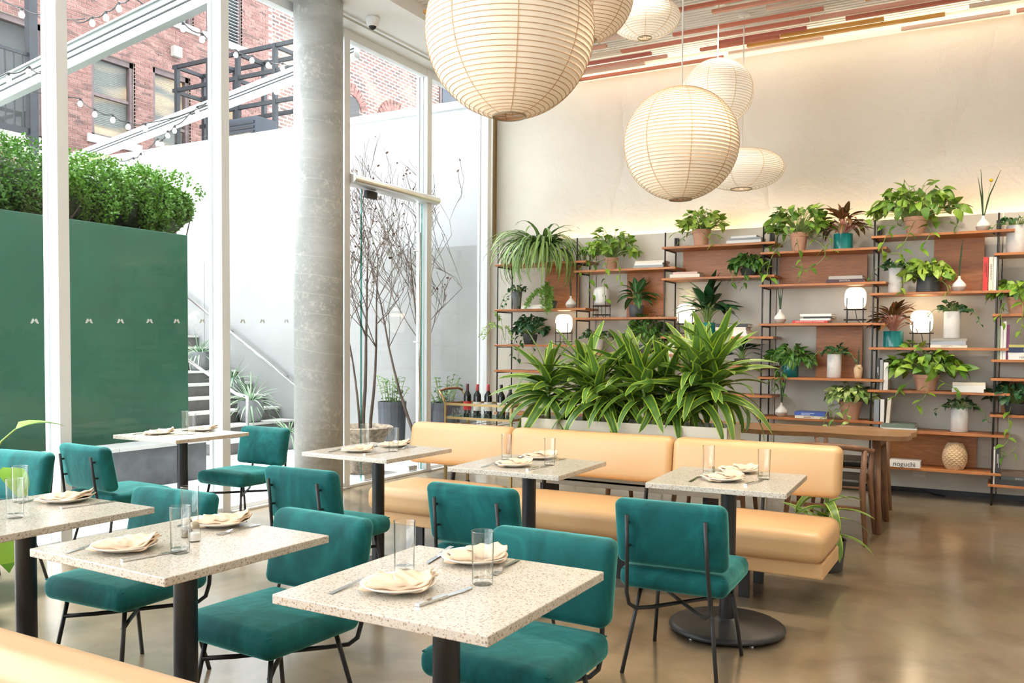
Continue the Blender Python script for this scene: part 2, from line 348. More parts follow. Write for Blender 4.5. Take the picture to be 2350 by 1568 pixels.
    M['paper'] = lamp('paper_shade', (1, .80, .58), .14, (.82, .70, .55)); M['paperlit'] = lamp('paper_shade_lit', (1, .88, .70), .40, (.86, .80, .69))
    M['rib'] = pm('bamboo_rib', (.58, .36, .19), .7); M['riblit'] = pm('bamboo_rib_lit', (.74, .60, .43), .7)  # riblit: paler copy with the lantern glow put into the rib colour
    M['ceilwhite'] = pm('ceiling_white', (.88, .89, .885), .7); M['deck'] = pm('white_deck', (.80, .79, .76), .6); M['coveled'] = lamp('cove_strip_lit', (1, .84, .55), .75)
    M['cord'] = pm('white_cord', (.75, .73, .68), .6); M['blackcord'] = pm('black_cord', (.012, .012, .012), .5); M['outlet'] = pm('outlet_plate', (.70, .66, .58), .4)
    # lit office window with a blind
    m = pm('lit_blind', (.13, .13, .12), .8); nt = m.node_tree; p = nt.nodes['Principled BSDF']; g = nt.nodes.new('ShaderNodeNewGeometry'); v = coords(nt, 'Object', (1, .5, 2.1))
    c = ramp(nt, noise(nt, v, 1.5, 1, .4, .2), ((.46, (0, 0, 0)), (.68, (1, .62, .26)))); lin(nt, c, p.inputs['Emission Color']); p.inputs['Emission Strength'].default_value = .75; M['blind'] = m
def leafmat(name, dark, light, vein=None, margin=None, rough=.42, trans=.12):
    m = pm(name, dark, rough); nt = m.node_tree; p = nt.nodes['Principled BSDF']; info = nt.nodes.new('ShaderNodeObjectInfo')
    tc = nt.nodes.new('ShaderNodeTexCoord'); sx = nt.nodes.new('ShaderNodeSeparateXYZ'); lin(nt, tc.outputs['UV'], sx.inputs[0])
    r = mathn(nt, 'FRACT', mathn(nt, 'ADD', info.outputs['Random'], mathn(nt, 'MULTIPLY', sx.outputs[1], .13)))
    c = ramp(nt, r, ((0, dark), (1, light)))
    ac = mathn(nt, 'ABSOLUTE', mathn(nt, 'SUBTRACT', sx.outputs[0], .5))
    if margin: c = mix(nt, ramp(nt, mathn(nt, 'ADD', ac, mathn(nt, 'MULTIPLY', noise(nt, tc.outputs['Object'], 9, 2), .05)), ((.385, (0,)*3), (.435, (1,)*3))), c, margin)
    if vein: c = mix(nt, ramp(nt, ac, ((.02, (.85,)*3), (.12, (0,)*3))), c, vein)
    lin(nt, c, p.inputs['Base Color'])
    tl = nt.nodes.new('ShaderNodeBsdfTranslucent'); lin(nt, c, tl.inputs[0]); mx = nt.nodes.new('ShaderNodeMixShader'); mx.inputs[0].default_value = trans
    out = nt.nodes['Material Output']; lin(nt, p.outputs[0], mx.inputs[1]); lin(nt, tl.outputs[0], mx.inputs[2]); lin(nt, mx.outputs[0], out.inputs[0]); return m
build_materials()
L = {'pothos': leafmat('pothos_leaf', (.075, .20, .018), (.26, .42, .045)), 'poths2': leafmat('bright_pothos_leaf', (.15, .30, .03), (.42, .56, .09)),
     'varieg': leafmat('variegated_leaf', (.12, .26, .04), (.50, .58, .22)), 'brasil': leafmat('dark_heart_leaf', (.022, .10, .018), (.06, .19, .03), vein=(.28, .40, .05)),
     'dark': leafmat('dark_leaf', (.012, .055, .018), (.03, .12, .04)), 'aglao': leafmat('silver_green_leaf', (.02, .085, .025), (.06, .17, .05), vein=(.22, .32, .13)),
     'red': leafmat('bronze_leaf', (.085, .065, .02), (.20, .085, .03), vein=(.40, .12, .055)), 'ivy': leafmat('ivy_leaf', (.02, .085, .03), (.06, .17, .06)),
     'spider': leafmat('spider_leaf', (.11, .24, .05), (.22, .36, .09), vein=(.55, .62, .30)), 'drac': leafmat('dracaena_leaf', (.045, .125, .022), (.12, .25, .04), vein=(.16, .24, .05), margin=(.40, .54, .05), rough=.35),
     'fern': leafmat('feathery_fern', (.16, .34, .05), (.36, .52, .12)), 'box': leafmat('box_leaf', (.03, .115, .010), (.12, .27, .016), rough=.45, trans=.2), 'agave': leafmat('silver_grass', (.12, .22, .13), (.30, .42, .28)), 'shrub': leafmat('shrub_leaf', (.05, .14, .03), (.16, .30, .08)), 'monst': leafmat('monstera_leaf', (.10, .28, .02), (.24, .46, .04))}
# ---------------------------------------------------------------- room shell
GX = -5.58                       # plane of the glazed wall
def slab(name, mat, x0, x1, y0, y1, z0, z1, label=None, **k):
    return struct(MB().box(x0, x1, y0, y1, z0, z1).build(name, mat, **k), label)
slab('floor', M['floor'], -5.66, 4.0, -5, 9.42, -.1, 0)
slab('floor_courtyard', M['paving'], -16, -5.66, -2, 9.42, -.12, -.004)
slab('wall_back', M['plaster'], -5.62, 4.0, 9.42, 9.62, 0, 4.9)
slab('wall_right', M['plaster'], 4.0, 4.2, -5, 9.62, 0, 4.9)
# assumed, unseen front wall: piers, lintel, openings sized to admit sky fill
b = MB(); b.box(-5.7, 4.2, -5.2, -5, 0, .5).box(-5.7, 4.2, -5.2, -5, 3.6, 4.9)
for x, e in ((-5.7, -5.4), (-2.3, -2.0), (.6, 4.2)): b.box(x, e, -5.2, -5, .5, 3.6)
struct(b.build('wall_front', M['plaster']))
# concrete wainscot panels with open joints; a slot behind their top edge holds the strip light
for i, (a, c) in enumerate(((-5.60, -4.10), (-4.10, -2.05), (-2.05, 0), (0, 2.05), (2.05, 3.98))):
    o = slab('wall_panel', M['panel'], a+.004, c-.004, 9.30, 9.335, .05, 2.672, bevel=.003)
slab('trim_1', M['panel'], -5.60, 3.98, 9.335, 9.42, 2.2, 2.56)
slab('baseboard_back', M['blackpaint'], -5.60, 3.98, 9.325, 9.42, 0, .055)
# ceiling: flat white soffit beside the glass, white ribbed deck over the room
b = MB().box(-5.66, -4.75, -5, 9.42, 4.43, 4.9); o = struct(b.build('ceiling_soffit', M['ceilwhite']))
b = MB(); b.box(-4.75, 4.0, -5, 9.42, 4.575, 4.9)
struct(b.build('ceiling', M['deck']))
b = MB(); y = 5.2
while y < 9.28: b.box(-4.75, 3.0, y, y+.03, 4.56, 4.58); y += .062
o = struct(b.build('ceiling_ribs', M['deck'])); o.name = 'trim_2'; o['label'] = 'fine white ribs of the ceiling deck'
slab('trim_3', M['coveled'], -4.75, 4.0, 9.27, 9.42, 4.51, 4.58)
slab('trim_4', M['bronze'], -5.345, -5.30, -4, 9.3, 4.418, 4.434)
slab('trim_5', M['white'], -5.30, -5.27, -4, 9.3, 4.414, 4.434)
# ---------------------------------------------------------------- glazed wall
MX0, MX1 = GX-.06, GX+.055
MY = [(2.15, 2.235), (3.62, 3.705), (5.03, 5.115), (6.545, 6.63), (7.93, 8.015), (9.22, 9.30)]
def mullion(y0, y1, z1=4.43):
    b = MB(); b.box(MX0, MX1, y0, y1, 0, z1); b.box(MX0-.02, MX0+.012, y0-.018, y1+.018, 0, z1)
    return b
nwin = 0
def chevron(win, y, z, s=.03):
    b = MB(); x = GX+.012
    for sg in (-1, 1):
        b.add([(x, y+sg*.006, z+s*.62), (x, y+sg*.016, z+s*.62), (x, y+sg*s, z-s*.45), (x, y+sg*(s-.014), z-s*.45), (x, y, z+s*.2)], [(0, 1, 2, 3, 4)])
    b.build('chevron', M['frost'], win)
CH = [(3.479, 1.541), (3.873, 1.553), (4.123, 1.56), (4.371, 1.567), (4.617, 1.574), (4.866, 1.581), (5.293, 1.593), (5.516, 1.599), (5.806, 1.608), (2.9, 1.53)]
for i in range(len(MY)-1):
    nwin += 1
    if i == 3: continue
    y0, y1 = MY[i][1], MY[i+1][0]
    wn = link(bpy.data.objects.new('window_%d' % nwin, None)); struct(wn, 'floor to ceiling pane of the glazed courtyard wall, bay %s' % ('beyond the door' if i == 4 else 'with thin white frame'))
    b = MB(); b.box(MX0+.01, MX1-.01, y0, y1, 0, .055).box(MX0-.03, MX1+.03, y0, y1, 0, .02).box(MX0+.01, MX1-.01, y0, y1, 4.345, 4.43); b.build('frame', M['white'], wn, bevel=.003)
    MB().box(GX-.006, GX+.006, y0-.01, y1+.01, .05, 4.35).build('pane', M['pane'], wn)
    for (cy, cz) in CH:
        if y0 < cy < y1: chevron(wn, cy, cz)
for i, (y0, y1) in enumerate(MY):
    if i == 0: pass
    o = struct(mullion(y0, y1).build('trim_%d' % (10+i), M['white'], bevel=.004), 'white steel mullion of the glazed wall')
# jamb strip where the glass meets the plaster wall
slab('trim_20', M['brass'], -5.54, -5.515, 9.36, 9.42, 2.672, 4.43)
slab('trim_21', M['gasket'], -5.612, -5.596, 9.28, 9.31, .0, 2.672)
# glass door bay
dy0, dy1 = MY[3][1], MY[4][0]
d = link(bpy.data.objects.new('door_1', None)); struct(d, 'tall frameless glass door to the courtyard with long steel pull')
MB().box(GX-.006, GX+.006, dy0+.24, dy1-.03, .035, 2.955).build('pane', M['pane'], d)
b = MB(); b.box(GX-.007, GX+.007, dy0+.228, dy0+.239, .03, 2.955).box(GX-.007, GX+.007, dy1-.03, dy1-.022, .03, 2.955); b.build('glass_edge', M['glassedge'], d)
MB().box(GX-.006, GX+.006, dy0, dy0+.225, .055, 2.955).build('side_light', M['pane'], d)
MB().box(GX-.006, GX+.006, dy0, dy1, 3.06, 4.35).build('transom_pane', M['pane'], d)
b = MB(); b.box(MX0+.01, MX1-.01, dy0, dy1, 4.345, 4.43); b.box(MX0, MX1, dy0, dy1, 0, .03); b.build('frame', M['white'], d, bevel=.003)
b = MB(); n = 10; pr = [(GX-.05, 2.965), (GX+.05, 2.965)]+[(GX+.05+.075*sin(pi*k/n), 2.965+.0475-.0475*cos(pi*k/n)) for k in range(1, n)]+[(GX+.05, 3.06), (GX-.05, 3.06)]
k = len(pr); b.add([(x, dy0, z) for x, z in pr]+[(x, dy1+.16, z) for x, z in pr], [tuple(range(k)), tuple(range(2*k-1, k-1, -1))]+[(i, i+k, (i+1) % k+k, (i+1) % k) for i in range(k)])
b.build('header_bar', M['brushed'], d, smooth=False)
for y in (dy0+.34, dy1-.2): MB().box(GX-.02, GX+.02, y-.075, y+.075, .03, .085).build('patch_fitting', M['steel'], d, bevel=.004)
MB().box(GX-.022, GX+.022, dy0+.30, dy0+.46, 2.88, 2.955).build('patch_fitting', M['gasket'], d, bevel=.004)
hb = MB().tube([(GX+.075, dy1-.17, .18), (GX+.075, dy1-.17, 2.62)], .017, 12).build('pull_handle', M['steel'], d, smooth=True)
for z in (.45, 1.44, 2.43): MB().tube([(GX, dy1-.17, z), (GX+.075, dy1-.17, z)], .009, 8).build('standoff', M['steel'], hb)
# column
b = MB(); b.lathe([(.215, 0), (.215, 4.43)], 48, close=True)
o = b.build('concrete_column', M['column'], smooth=False, loc=(-5.32, 5.95, 0)); me = o.data; me.polygons.foreach_set('use_smooth', [len(p.vertices) == 4 for p in me.polygons])
tag(o, 'round cast concrete column with spiral form marks beside the glass', 'column')
# ceiling camera
t = thing('security_camera', 'small white dome camera on the flat ceiling by the column', 'camera', (-5.13, 6.47, 4.43))
MB().lathe([(0, 0), (.062, 0), (.066, -.025), (.05, -.075), (.036, -.085)], 20).build('housing', M['white'], t, True)
MB().lathe([(.036, -.084), (.03, -.10), (.015, -.112), (0, -.115)], 16).build('lens_dome', M['gasket'], t, True)
# ---------------------------------------------------------------- courtyard
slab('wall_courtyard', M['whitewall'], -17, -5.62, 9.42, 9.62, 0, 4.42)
slab('trim_30', M['white'], -17, -5.62, 9.36, 9.68, 4.42, 4.50)
for a, c in ((-13.4, -10.6), (-10.6, -7.9), (-7.9, -5.62)): slab('wall_courtyard_base', M['lowwall'], a+.004, c-.004, 9.30, 9.42, 0, 2.66, bevel=.003)
slab('roof_neighbour', M['blockdark'], -15.4, -6, 9.68, 16, 4.2, 4.3)
o = tag(MB().box(-8.9, -7.6, 2.2, 6.45, .41, 2.56).build('green_wall', M['green'], bevel=.006), 'tall dark green painted planter wall in the courtyard', 'planter wall')
b = MB(); b.box(-8.9, -7.23, 2.2, 6.36, 0, .375); o = tag(b.build('stone_ledge', M['blockdark']), 'low dark stone ledge under the green courtyard wall', 'ledge')
for i in range(4): MB().box(-7.62, -7.21, 2.2+i*1.04+.004, 3.24+i*1.04-.004, .375, .41).build('cap_stone', M['tread'], o, bevel=.003)
# stairs rising along the white wall
t = thing('outdoor_staircase', 'dark stone courtyard stairs with pale treads climbing along the white wall', 'stairs')
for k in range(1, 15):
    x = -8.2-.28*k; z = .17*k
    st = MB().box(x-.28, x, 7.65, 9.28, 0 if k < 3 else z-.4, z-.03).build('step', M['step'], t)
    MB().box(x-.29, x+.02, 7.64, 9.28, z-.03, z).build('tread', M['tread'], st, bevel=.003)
def rail(name, label, pts, posts, r=.021):
    t = thing(name, label, 'handrail'); MB().tube(pts, r, 10).build('rail', M['steel'], t, True)
    for p in posts: MB().tube(p, r, 10).build('post', M['steel'], t, True)
rail('stair_handrail', 'slim steel handrail fixed along the white courtyard wall', [(-11.6, 9.2, 2.56), (-8.6, 9.2, .80)], [[(x, 9.2, .8-(x+8.6)*.587), (x, 9.3, .76-(x+8.6)*.587)] for x in (-8.9, -10.0, -11.1)])
rail('stair_balustrade', 'steel handrail on an upright post at the open stair edge', [(-9.9, 7.72, 1.565), (-8.25, 7.72, .79), (-8.12, 7.72, .765), (-8.05, 7.72, .75)], [[(-8.05, 7.72, 0), (-8.05, 7.72, .765)]])
# ---------------------------------------------------------------- brick building with windows
BX = -15.5
WN = [(8.55, 9.90, 5.2, 7.25, 'dark'), (10.89, 11.87, 5.45, 7.12, 'lit'), (12.30, 13.26, 4.85, 7.18, 'lit'), (12.42, 13.36, 8.33, 9.9, 'plain'), (13.69, 14.75, 8.33, 9.9, 'louver'), (13.85, 14.72, 4.85, 7.15, 'lit')]
Y0, Y1, Z0, Z1 = 6.0, 15.72, 3.9, 10.0; sn = lambda q: Z0+.0745*round((q-Z0)/.0745); WN = [(a, c, sn(e), sn(f), k) for a, c, e, f, k in WN]
bd = thing('brick_building', 'red brick building with tall office windows beyond the courtyard', 'building', (BX, 0, 0))
ys = sorted({Y0, Y1} | {a for q in WN for a in q[:2]}); zs = sorted({Z0, Z1} | {a for q in WN for a in q[2:4]})
b = MB()
for i in range(len(ys)-1):
    for j in range(len(zs)-1):
        cy, cz = (ys[i]+ys[i+1])/2, (zs[j]+zs[j+1])/2
        if not any(q[0] < cy < q[1] and q[2] < cz < q[3] for q in WN): b.box(-.35, -.012, ys[i], ys[i+1], zs[j], zs[j+1])
b.box(-.6, -.35, Y0, Y1, 0, Z1+.2)
b.build('wall', M['brick_mortar'], bd)
bm = MB().box(-.05, .0, .005, .208, .005, .0675); bme = bm.mesh('brick'); bme.materials.append(M['brick'])
cells = []; cuts = []; row = 0; z = Z0
while z < Z1-.07:
    y = Y0 - (.109 if row % 2 else 0)
    while y < Y1-.21:
        hit = [q for q in WN if q[0] < y+.21 and y < q[1] and q[2] < z+.06 and z+.01 < q[3]]
        if not hit: cells.append((y, z))
        else:
            if y < hit[0][0]-.008: cuts.append((y, hit[0][0], z))
            elif y+.21 > hit[0][1]+.008: cuts.append((hit[0][1], y+.213, z))
        y += .218
    row += 1; z += .0745
vis = lambda c: 7.9 < c[0] < 13.2 and c[1] > 4.9
near = sorted([c for c in cells if vis(c) and c[1] < 8.6], key=lambda c: (c[0]+15.5*.5)**2)
near = [c for c in near if c[0] > 9.9][:300]; ns = set(near)
for c in near: inst('brick', bme, bd, loc=(R_(-.002, .004), c[0], c[1]))
b = MB()
for c in cells:
    if c not in ns: b.box(-.05, R_(-.003, .003), c[0]+.005, c[0]+.208, c[1]+.005, c[1]+.0675)
for (ya, yb, zc) in cuts: b.box(-.05, R_(-.003, .003), ya, yb-.005, zc+.005, zc+.0675)
b.build('brickwork', M['brick'], bd)['kind'] = 'stuff'
for (a, c, e, f, kind) in WN:
    wn = MB(); wn.box(-.16, -.06, a, a+.09, e, f).box(-.16, -.06, c-.09, c, e, f).box(-.16, -.06, a, c, f-.11, f).box(-.16, -.06, a, c, e, e+.05)
    if kind in ('lit', 'plain'): wn.box(-.15, -.08, a, c, (e+f)/2-.03, (e+f)/2+.03)
    wo = wn.build('window', M['winframe'], bd)
    MB().box(-.06, .05, a-.12, c+.12, e-.16, e).build('sill', M['stonesill'], wo)
    if kind == 'louver':
        lb = MB(); z = e+.08
        while z < f-.1: lb.box(-.13, -.02, a+.08, c-.08, z, z+.012); z += .075
        lb.build('louver_slats', M['alu'], wo); MB().box(-.22, -.2, a, c, e, f).build('backing', M['gasket'], wo); continue
    if kind == 'dark': MB().box(-.34, -.33, a, c, e, f).build('room_behind', M['darkroom'], wo)
    else:
        MB().box(-.24, -.22, a, c, e, f).build('blind', M['blind'] if kind == 'lit' else M['whitewall'], wo)
        lb = MB(); z = (e+f)/2
        z = e+.25
        while z < f-.12: lb.box(-.215, -.20, a+.09, c-.09, z, z+.004); z += .035
        lb.build('blind_slats', M['alu'], wo)
    MB().box(-.118, -.112, a+.08, c-.08, e, f-.1).build('glazing', M['pane'], wo)
MB().box(0, .12, 12.74, 12.95, 7.5, 7.72).build('junction_box', M['stonesill'], bd, bevel=.01)
# older brick wall further back
ob = thing('old_brick_building', 'worn mottled brick building rising behind the white wall', 'building', (-17.5, 0, 0))
MB().box(-.4, 0, 15.72, 30, 2, 12.6).build('wall', M['oldbrick'], ob)
for (a, c, e, f) in ((24.0, 24.9, 11.0, 12.4), (25.8, 27.4, 9.9, 12.3)):
    wn = MB().box(0, .06, a, c, e, f).build('window', M['winframe'], ob); MB().box(.05, .08, a+.12, c-.12, e+.12, f-.1).build('glazing', M['acbox'], wn); MB().box(0, .22, a-.2, c+.2, e-.25, e).build('sill', M['stonesill'], wn)
MB().box(0, .12, 23.35, 23.6, 10.6, 12.6).build('downpipe', M['whitewall'], ob)
for cy in (20.9, 23.2):   # brick arches over blocked windows
    ar = MB()
    for k in range(13):
        a = pi*(.12+.76*k/12); ar.box(0, .05, -.07, .07, .62, .95, Matrix.Translation((0, cy, 8.45)) @ Matrix.Rotation(a-pi/2, 4, 'X'))
    ar.build('brick_arch', M['brick'], ob); MB().box(0, .03, cy-.5, cy+.5, 7.4, 9.0).build('blocked_window', M['darkroom'], ob)
# fire escape on the brick building
fe = thing('fire_escape', 'black iron fire escape with post and railing before the brick building', 'fire escape', (-13, 0, 0))
MB().box(-.06, .06, 8.06, 8.19, 0, 8.2).build('post', M['blackpaint'], fe)
for (za, zb) in ((4.62, 5.78),):
    MB().bar((0, 6.4, za), (0, 8.1, za), .05, .09).build('rail', M['blackpaint'], fe); MB().bar((0, 6.4, zb), (0, 8.1, zb), .03, .05).build('rail', M['blackpaint'], fe)
    MB().bar((0, 6.4, 4.5), (0, 8.1, 5.5), .03, .06).build('stair_stringer', M['blackpaint'], fe)
    for k in range(12): MB().tube([(0, 6.5+k*.135, za), (0, 6.5+k*.135, zb)], .012, 5).build('baluster', M['blackpaint'], fe)
# steel frame and machine on the neighbouring roof
sf = thing('steel_roof_frame', 'dark steel equipment frame standing above the white courtyard wall', 'steel frame')
for x in (-12.85, -12.05, -11.35, -10.5, -9.6):
    for y in (10.7, 11.3):
        MB().box(x-.035, x+.035, y-.035, y+.035, 4.3, 6.34).build('post', M['blackpaint'], sf)
    for z in (6.30, 5.86): MB().box(x-.025, x+.025, 10.7, 11.3, z-.03, z+.03).build('cross_beam', M['blackpaint'], sf)
for y in (10.7, 11.3):
    for z in (6.31, 5.90, 5.40, 4.75): MB().box(-12.95, -9.45, y-.025, y+.025, z-.032, z+.032).build('beam', M['blackpaint'], sf)
ac = thing('rooftop_condenser', 'dark boxy air conditioning unit on the roof beyond the white wall', 'air conditioner', (-10.75, 10.35, 4.3))
MB().box(-.5, .42, -.22, .22, .08, .72).build('casing', M['acbox'], ac, bevel=.01)
for k in range(7): MB().box(-.44, .36, -.235, -.22, .16+k*.075, .2+k*.075).build('louver', M['blackpaint'], ac)
MB().box(-.45, .38, -.2, .2, 0, .08).build('base_rail', M['blackpaint'], ac)
# sloped awning beams
def beam(y, z0, z1, x1, h, label, mat):
    t = thing('awning_beam', label, 'beam', (GX, y, 0), group='sloped awning beams'); a = Vector((-.09, 0, z0)); c = Vector((x1-GX, 0, z1))
    MB().bar(a, c, .09, h).build('rail', mat, t, bevel=.006)
    for k in (.12, -.12): MB().bar(a+Vector((0, -.047, k*h)), c+Vector((0, -.047, k*h)), .008, .012).build('groove', M['gasket'], t)
    MB().bar(a+Vector((0, -.05, h*.42)), c+Vector((0, -.05, h*.42)), .03, .02).build('lip', mat, t)
beam(5.2, 4.38, 3.28, -13.4, .24, 'thick grey aluminium awning beam sloping down over the green wall', M['alu'])
beam(6.9, 4.33, 3.40, -12.2, .13, 'slim white awning beam sloping down towards the courtyard stairs', M['white'])
# string lights
def string(pts, label, tail0, tail1):
    t = thing('string_lights', label, 'string lights', group='festoon bulbs in the courtyard')
    P = [Vector(tail0)]+[Vector(p)+Vector((0, 0, .06)) for p in pts]+[Vector(tail1)]; Q = []
    for a, c in zip(P, P[1:]):
        for k in range(4): u = k/4; Q.append(a.lerp(c, u)-Vector((0, 0, .03*4*u*(1-u))))
    Q.append(P[-1]); MB().tube(Q, .006, 5).build('cable', M['blackcord'], t)
    for p in pts:
        bo = MB().lathe([(0, -.03), (.016, -.026), (.026, -.008), (.025, .008), (.013, .026), (.011, .032)], 10, p).build('bulb', M['bulb'], t, True)
        MB().lathe([(.012, .03), (.013, .055), (0, .06)], 8, p).build('socket', M['blackcord'], bo)
string([(-7.72, 4.74, 4.34), (-7.51, 4.86, 4.29)], 'pair of festoon bulbs on a cable crossing the fire escape', (-7.95, 4.6, 4.55), (-7.2, 5.0, 4.3))
string([(-7.17, 5.05, 4.27), (-7.02, 5.08, 4.3), (-6.87, 5.1, 4.36)], 'three festoon bulbs rising towards the top of the thick beam', (-7.35, 5.0, 4.30), (-6.75, 5.14, 4.46))
string([(-6.79, 5.5, 4.41), (-6.63, 5.59, 4.3), (-6.47, 5.67, 4.2)], 'three festoon bulbs dropping from the thick beam across the brick', (-6.9, 5.3, 4.52), (-6.3, 5.75, 4.14))
string([(-7.62, 4.55, 3.7), (-7.46, 4.64, 3.76), (-7.34, 4.7, 3.7)], 'festoon bulbs hanging along the lower end of the thick beam', (-7.9, 4.4, 3.7), (-7.25, 4.75, 3.75))
string([(-8.55, 5.87, 3.93), (-8.41, 5.94, 3.82), (-8.24, 6.03, 3.76), (-8.1, 6.11, 3.69), (-7.94, 6.2, 3.67)], 'sagging row of five festoon bulbs across the lit brick window', (-8.85, 5.24, 4.02), (-7.75, 6.84, 4.05))
string([(-8.6, 5.12, 3.34), (-8.46, 5.21, 3.3), (-8.32, 5.28, 3.27)], 'festoon bulbs just above the clipped hedge', (-8.85, 5.0, 3.42), (-8.15, 5.4, 3.3))
string([(-8.99, 6.85, 3.54+.0), (-8.86, 6.85, 3.58), (-8.5, 6.8, 3.70), (-8.43, 6.8, 3.68), (-8.33, 6.8, 3.77), (-8.24, 6.82, 3.82), (-7.99, 6.83, 3.94), (-7.89, 6.84, 4.0)], 'festoon bulbs wound along the slim white beam', (-9.3, 6.85, 3.6), (-7.7, 6.85, 4.12))
string([(-7.36, 6.91, 4.56), (-7.2, 6.99, 4.5), (-7.05, 7.08, 4.45), (-6.91, 7.15, 4.42)], 'four festoon bulbs in front of the dark steel frame', (-7.55, 6.8, 4.68), (-6.75, 7.2, 4.46))
string([(-7.04, 7.19, 4.19), (-6.9, 7.26, 4.28)], 'two festoon bulbs below the slim beam beside the column', (-7.3, 6.9, 4.12), (-6.7, 6.92, 4.27))
# ---------------------------------------------------------------- leaves and plants
def leaf_mesh(name, W, curl, fold, shape, n=6, holes=False):
    """unit leaf: base at the origin, grows along +Y, length 1"""
    b = MB(); ang = 0; y = z = 0; vs = []; uv = []
    for i in range(n+1):
        t = i/n; w = W*shape(t)
        nx, nz = -sin(ang)*0, cos(ang); f = fold*w
        vs += [(-w, y-f*sin(ang)*-1*0, z+f*nz), (0, y, z), (w, y, z+f*nz)]; uv += [(0, t), (.5, t), (1, t)]
        ang += curl/n; y += cos(ang)/n; z += sin(ang)/n
    fs = []
    for i in range(n):
        k = i*3; fs += [(k, k+1, k+4, k+3), (k+1, k+2, k+5, k+4)]
    b.add(vs, fs, uv); return b
lance = lambda t: max(.02, sin(pi*min(1, t**.75))**.8)
heart = lambda t: max(.02, (sin(pi*min(1, t**.55)))**.75)
strap = lambda t: max(.03, min(1, t*5+.35)*(1-t)**.45*1.15)
needle = lambda t: max(.05, (1-t)**.6)
LM = {}
def leaf_set(key, W, curls, fold, shape, mat, n=6):
    r = []
    for k, c in enumerate(curls):
        me = leaf_mesh('leaf', W, c, fold, shape, n).mesh('leaf_'+key); me.materials.append(L[mat]); me.polygons.foreach_set('use_smooth', [True]*len(me.polygons)); r.append(me)
    LM[key] = r
for key, W, curls, fold, shp, mat in (
    ('pothos', .27, (-.5, -.9, -1.3), .25, heart, 'pothos'), ('poths2', .31, (-.4, -.8, -1.2), .25, heart, 'poths2'), ('varieg', .30, (-.4, -.8, -1.2), .25, heart, 'varieg'),
    ('brasil', .30, (-.4, -.9, -1.4), .2, heart, 'brasil'), ('dark', .30, (-.5, -.9, -1.3), .2, heart, 'dark'), ('aglao', .19, (-.4, -.9, -1.4), .35, lance, 'aglao'), ('darklance', .17, (-.2, -.6, -1.0), .35, lance, 'dark'),
    ('red', .19, (-.2, -.7, -1.2), .3, lance, 'red'), ('ivy', .42, (-.3, -.7), .2, heart, 'ivy'), ('monst', .36, (-.3, -.8), .2, heart, 'monst'), ('shrub', .2, (-.3, -.8), .3, lance, 'shrub'),
    ('spider', .026, (-2.1, -2.7, -3.1), .4, strap, 'spider'), ('agave', .022, (-.3, -.9, -1.8), .5, strap, 'agave'), ('drac', .090, (-.35, -.9, -1.5, -2.1), .30, strap, 'drac')):
    leaf_set(key, W, curls, fold, shp, mat, 8 if key in ('spider', 'drac', 'agave') else 5)
def put_leaf(key, parent, pos, d, s, up=(0, 0, 1), roll=0):
    return inst('leaf', random.choice(LM[key]), parent, orient(pos, d, up, s, roll))
def potmesh(prof, n=28): return MB().lathe(prof, n)
def pot(parent, mat, r0, r1, h, wall=.012, soil=True, name='pot', rim=None):
    pr = [(0, .0), (r0*.92, 0), (r0, .006), (r1, h-.004), (r1-wall*.3, h), (r1-wall, h-.004), (r1-wall, h*.82)]
    if rim: pr = rim
    p = MB().lathe(pr, 28).build(name, mat, parent, True)
    p.modifiers.new('e', 'EDGE_SPLIT').split_angle = rad(50)
    if soil: MB().lathe([(0, h*.86), (r1-wall, h*.86)], 20).build('soil', M['soil'], parent)
    return p
def bez(a, b, c, n=6): return [a*(1-t)**2+b*2*t*(1-t)+c*t*t for t in [i/n for i in range(n+1)]]
def clampy(v, lim): v.y = min(v.y, lim); return v
def bushy(t, key, z0, n, rx, up, size, droop=.3, stem='stem', ylim=.17, side=1, rmin=.25, sr=.0025, front=0):
    """leaves on thin stems filling a dome above z0"""
    st = MB(); n = int(n*1.7); size *= 1.02; rx *= 1.1; up *= 1.2
    for i in range(n):
        a = 2*pi*(i*.618+R_(-.05, .05)); q = sqrt(R_(rmin*rmin, 1)); h = up*(1-q*q*.75)*R_(.6, 1.05)
        p = clampy(Vector((cos(a)*rx*q, sin(a)*rx*q*.8-front*rx, z0+h)), ylim); base = Vector((cos(a)*.02, sin(a)*.02, z0-.01))
        st.tube(bez(base, Vector((p.x*.35, p.y*.35, z0+h*.9)), p, 4), sr, 4, False)
        d = Vector((cos(a)*R_(.4, 1.2), sin(a)*.8-.2, R_(-.7, 1.0)-droop*R_(.2, 1.3)*q))
        if p.y > ylim-.04: d.y = -abs(d.y)*.6
        put_leaf(key, t, p, d, size*R_(.7, 1.15), roll=R_(-1.1, 1.1))
    st.build('stems', M[stem], t)
def vine(t, key, path, size, gap=.05, stem='stem', sr=.003):
    """a hanging vine with leaves on alternating sides"""
    size *= 1.02
    P = [Vector(p) for p in path]; Q = []
    for i in range(len(P)-1):
        for k in range(4):
            u = k/4; p0 = P[max(i-1, 0)]; p1 = P[i]; p2 = P[i+1]; p3 = P[min(i+2, len(P)-1)]
            Q.append(.5*((2*p1)+(p2-p0)*u+(2*p0-5*p1+4*p2-p3)*u*u+(3*p1-p0-3*p2+p3)*u**3))
    Q.append(P[-1]); MB().tube(Q, sr, 5).build('vine', M[stem], t)
    acc = 0; sg = 1
    for a, b_ in zip(Q, Q[1:]):
        acc += (b_-a).length
        if acc > gap:
            acc = 0; sg = -sg; d = Vector((sg*R_(.5, 1), R_(-.8, -.1), R_(-.7, .15))); put_leaf(key, t, b_, d, size*R_(.7, 1.15), roll=R_(-.4, .4))
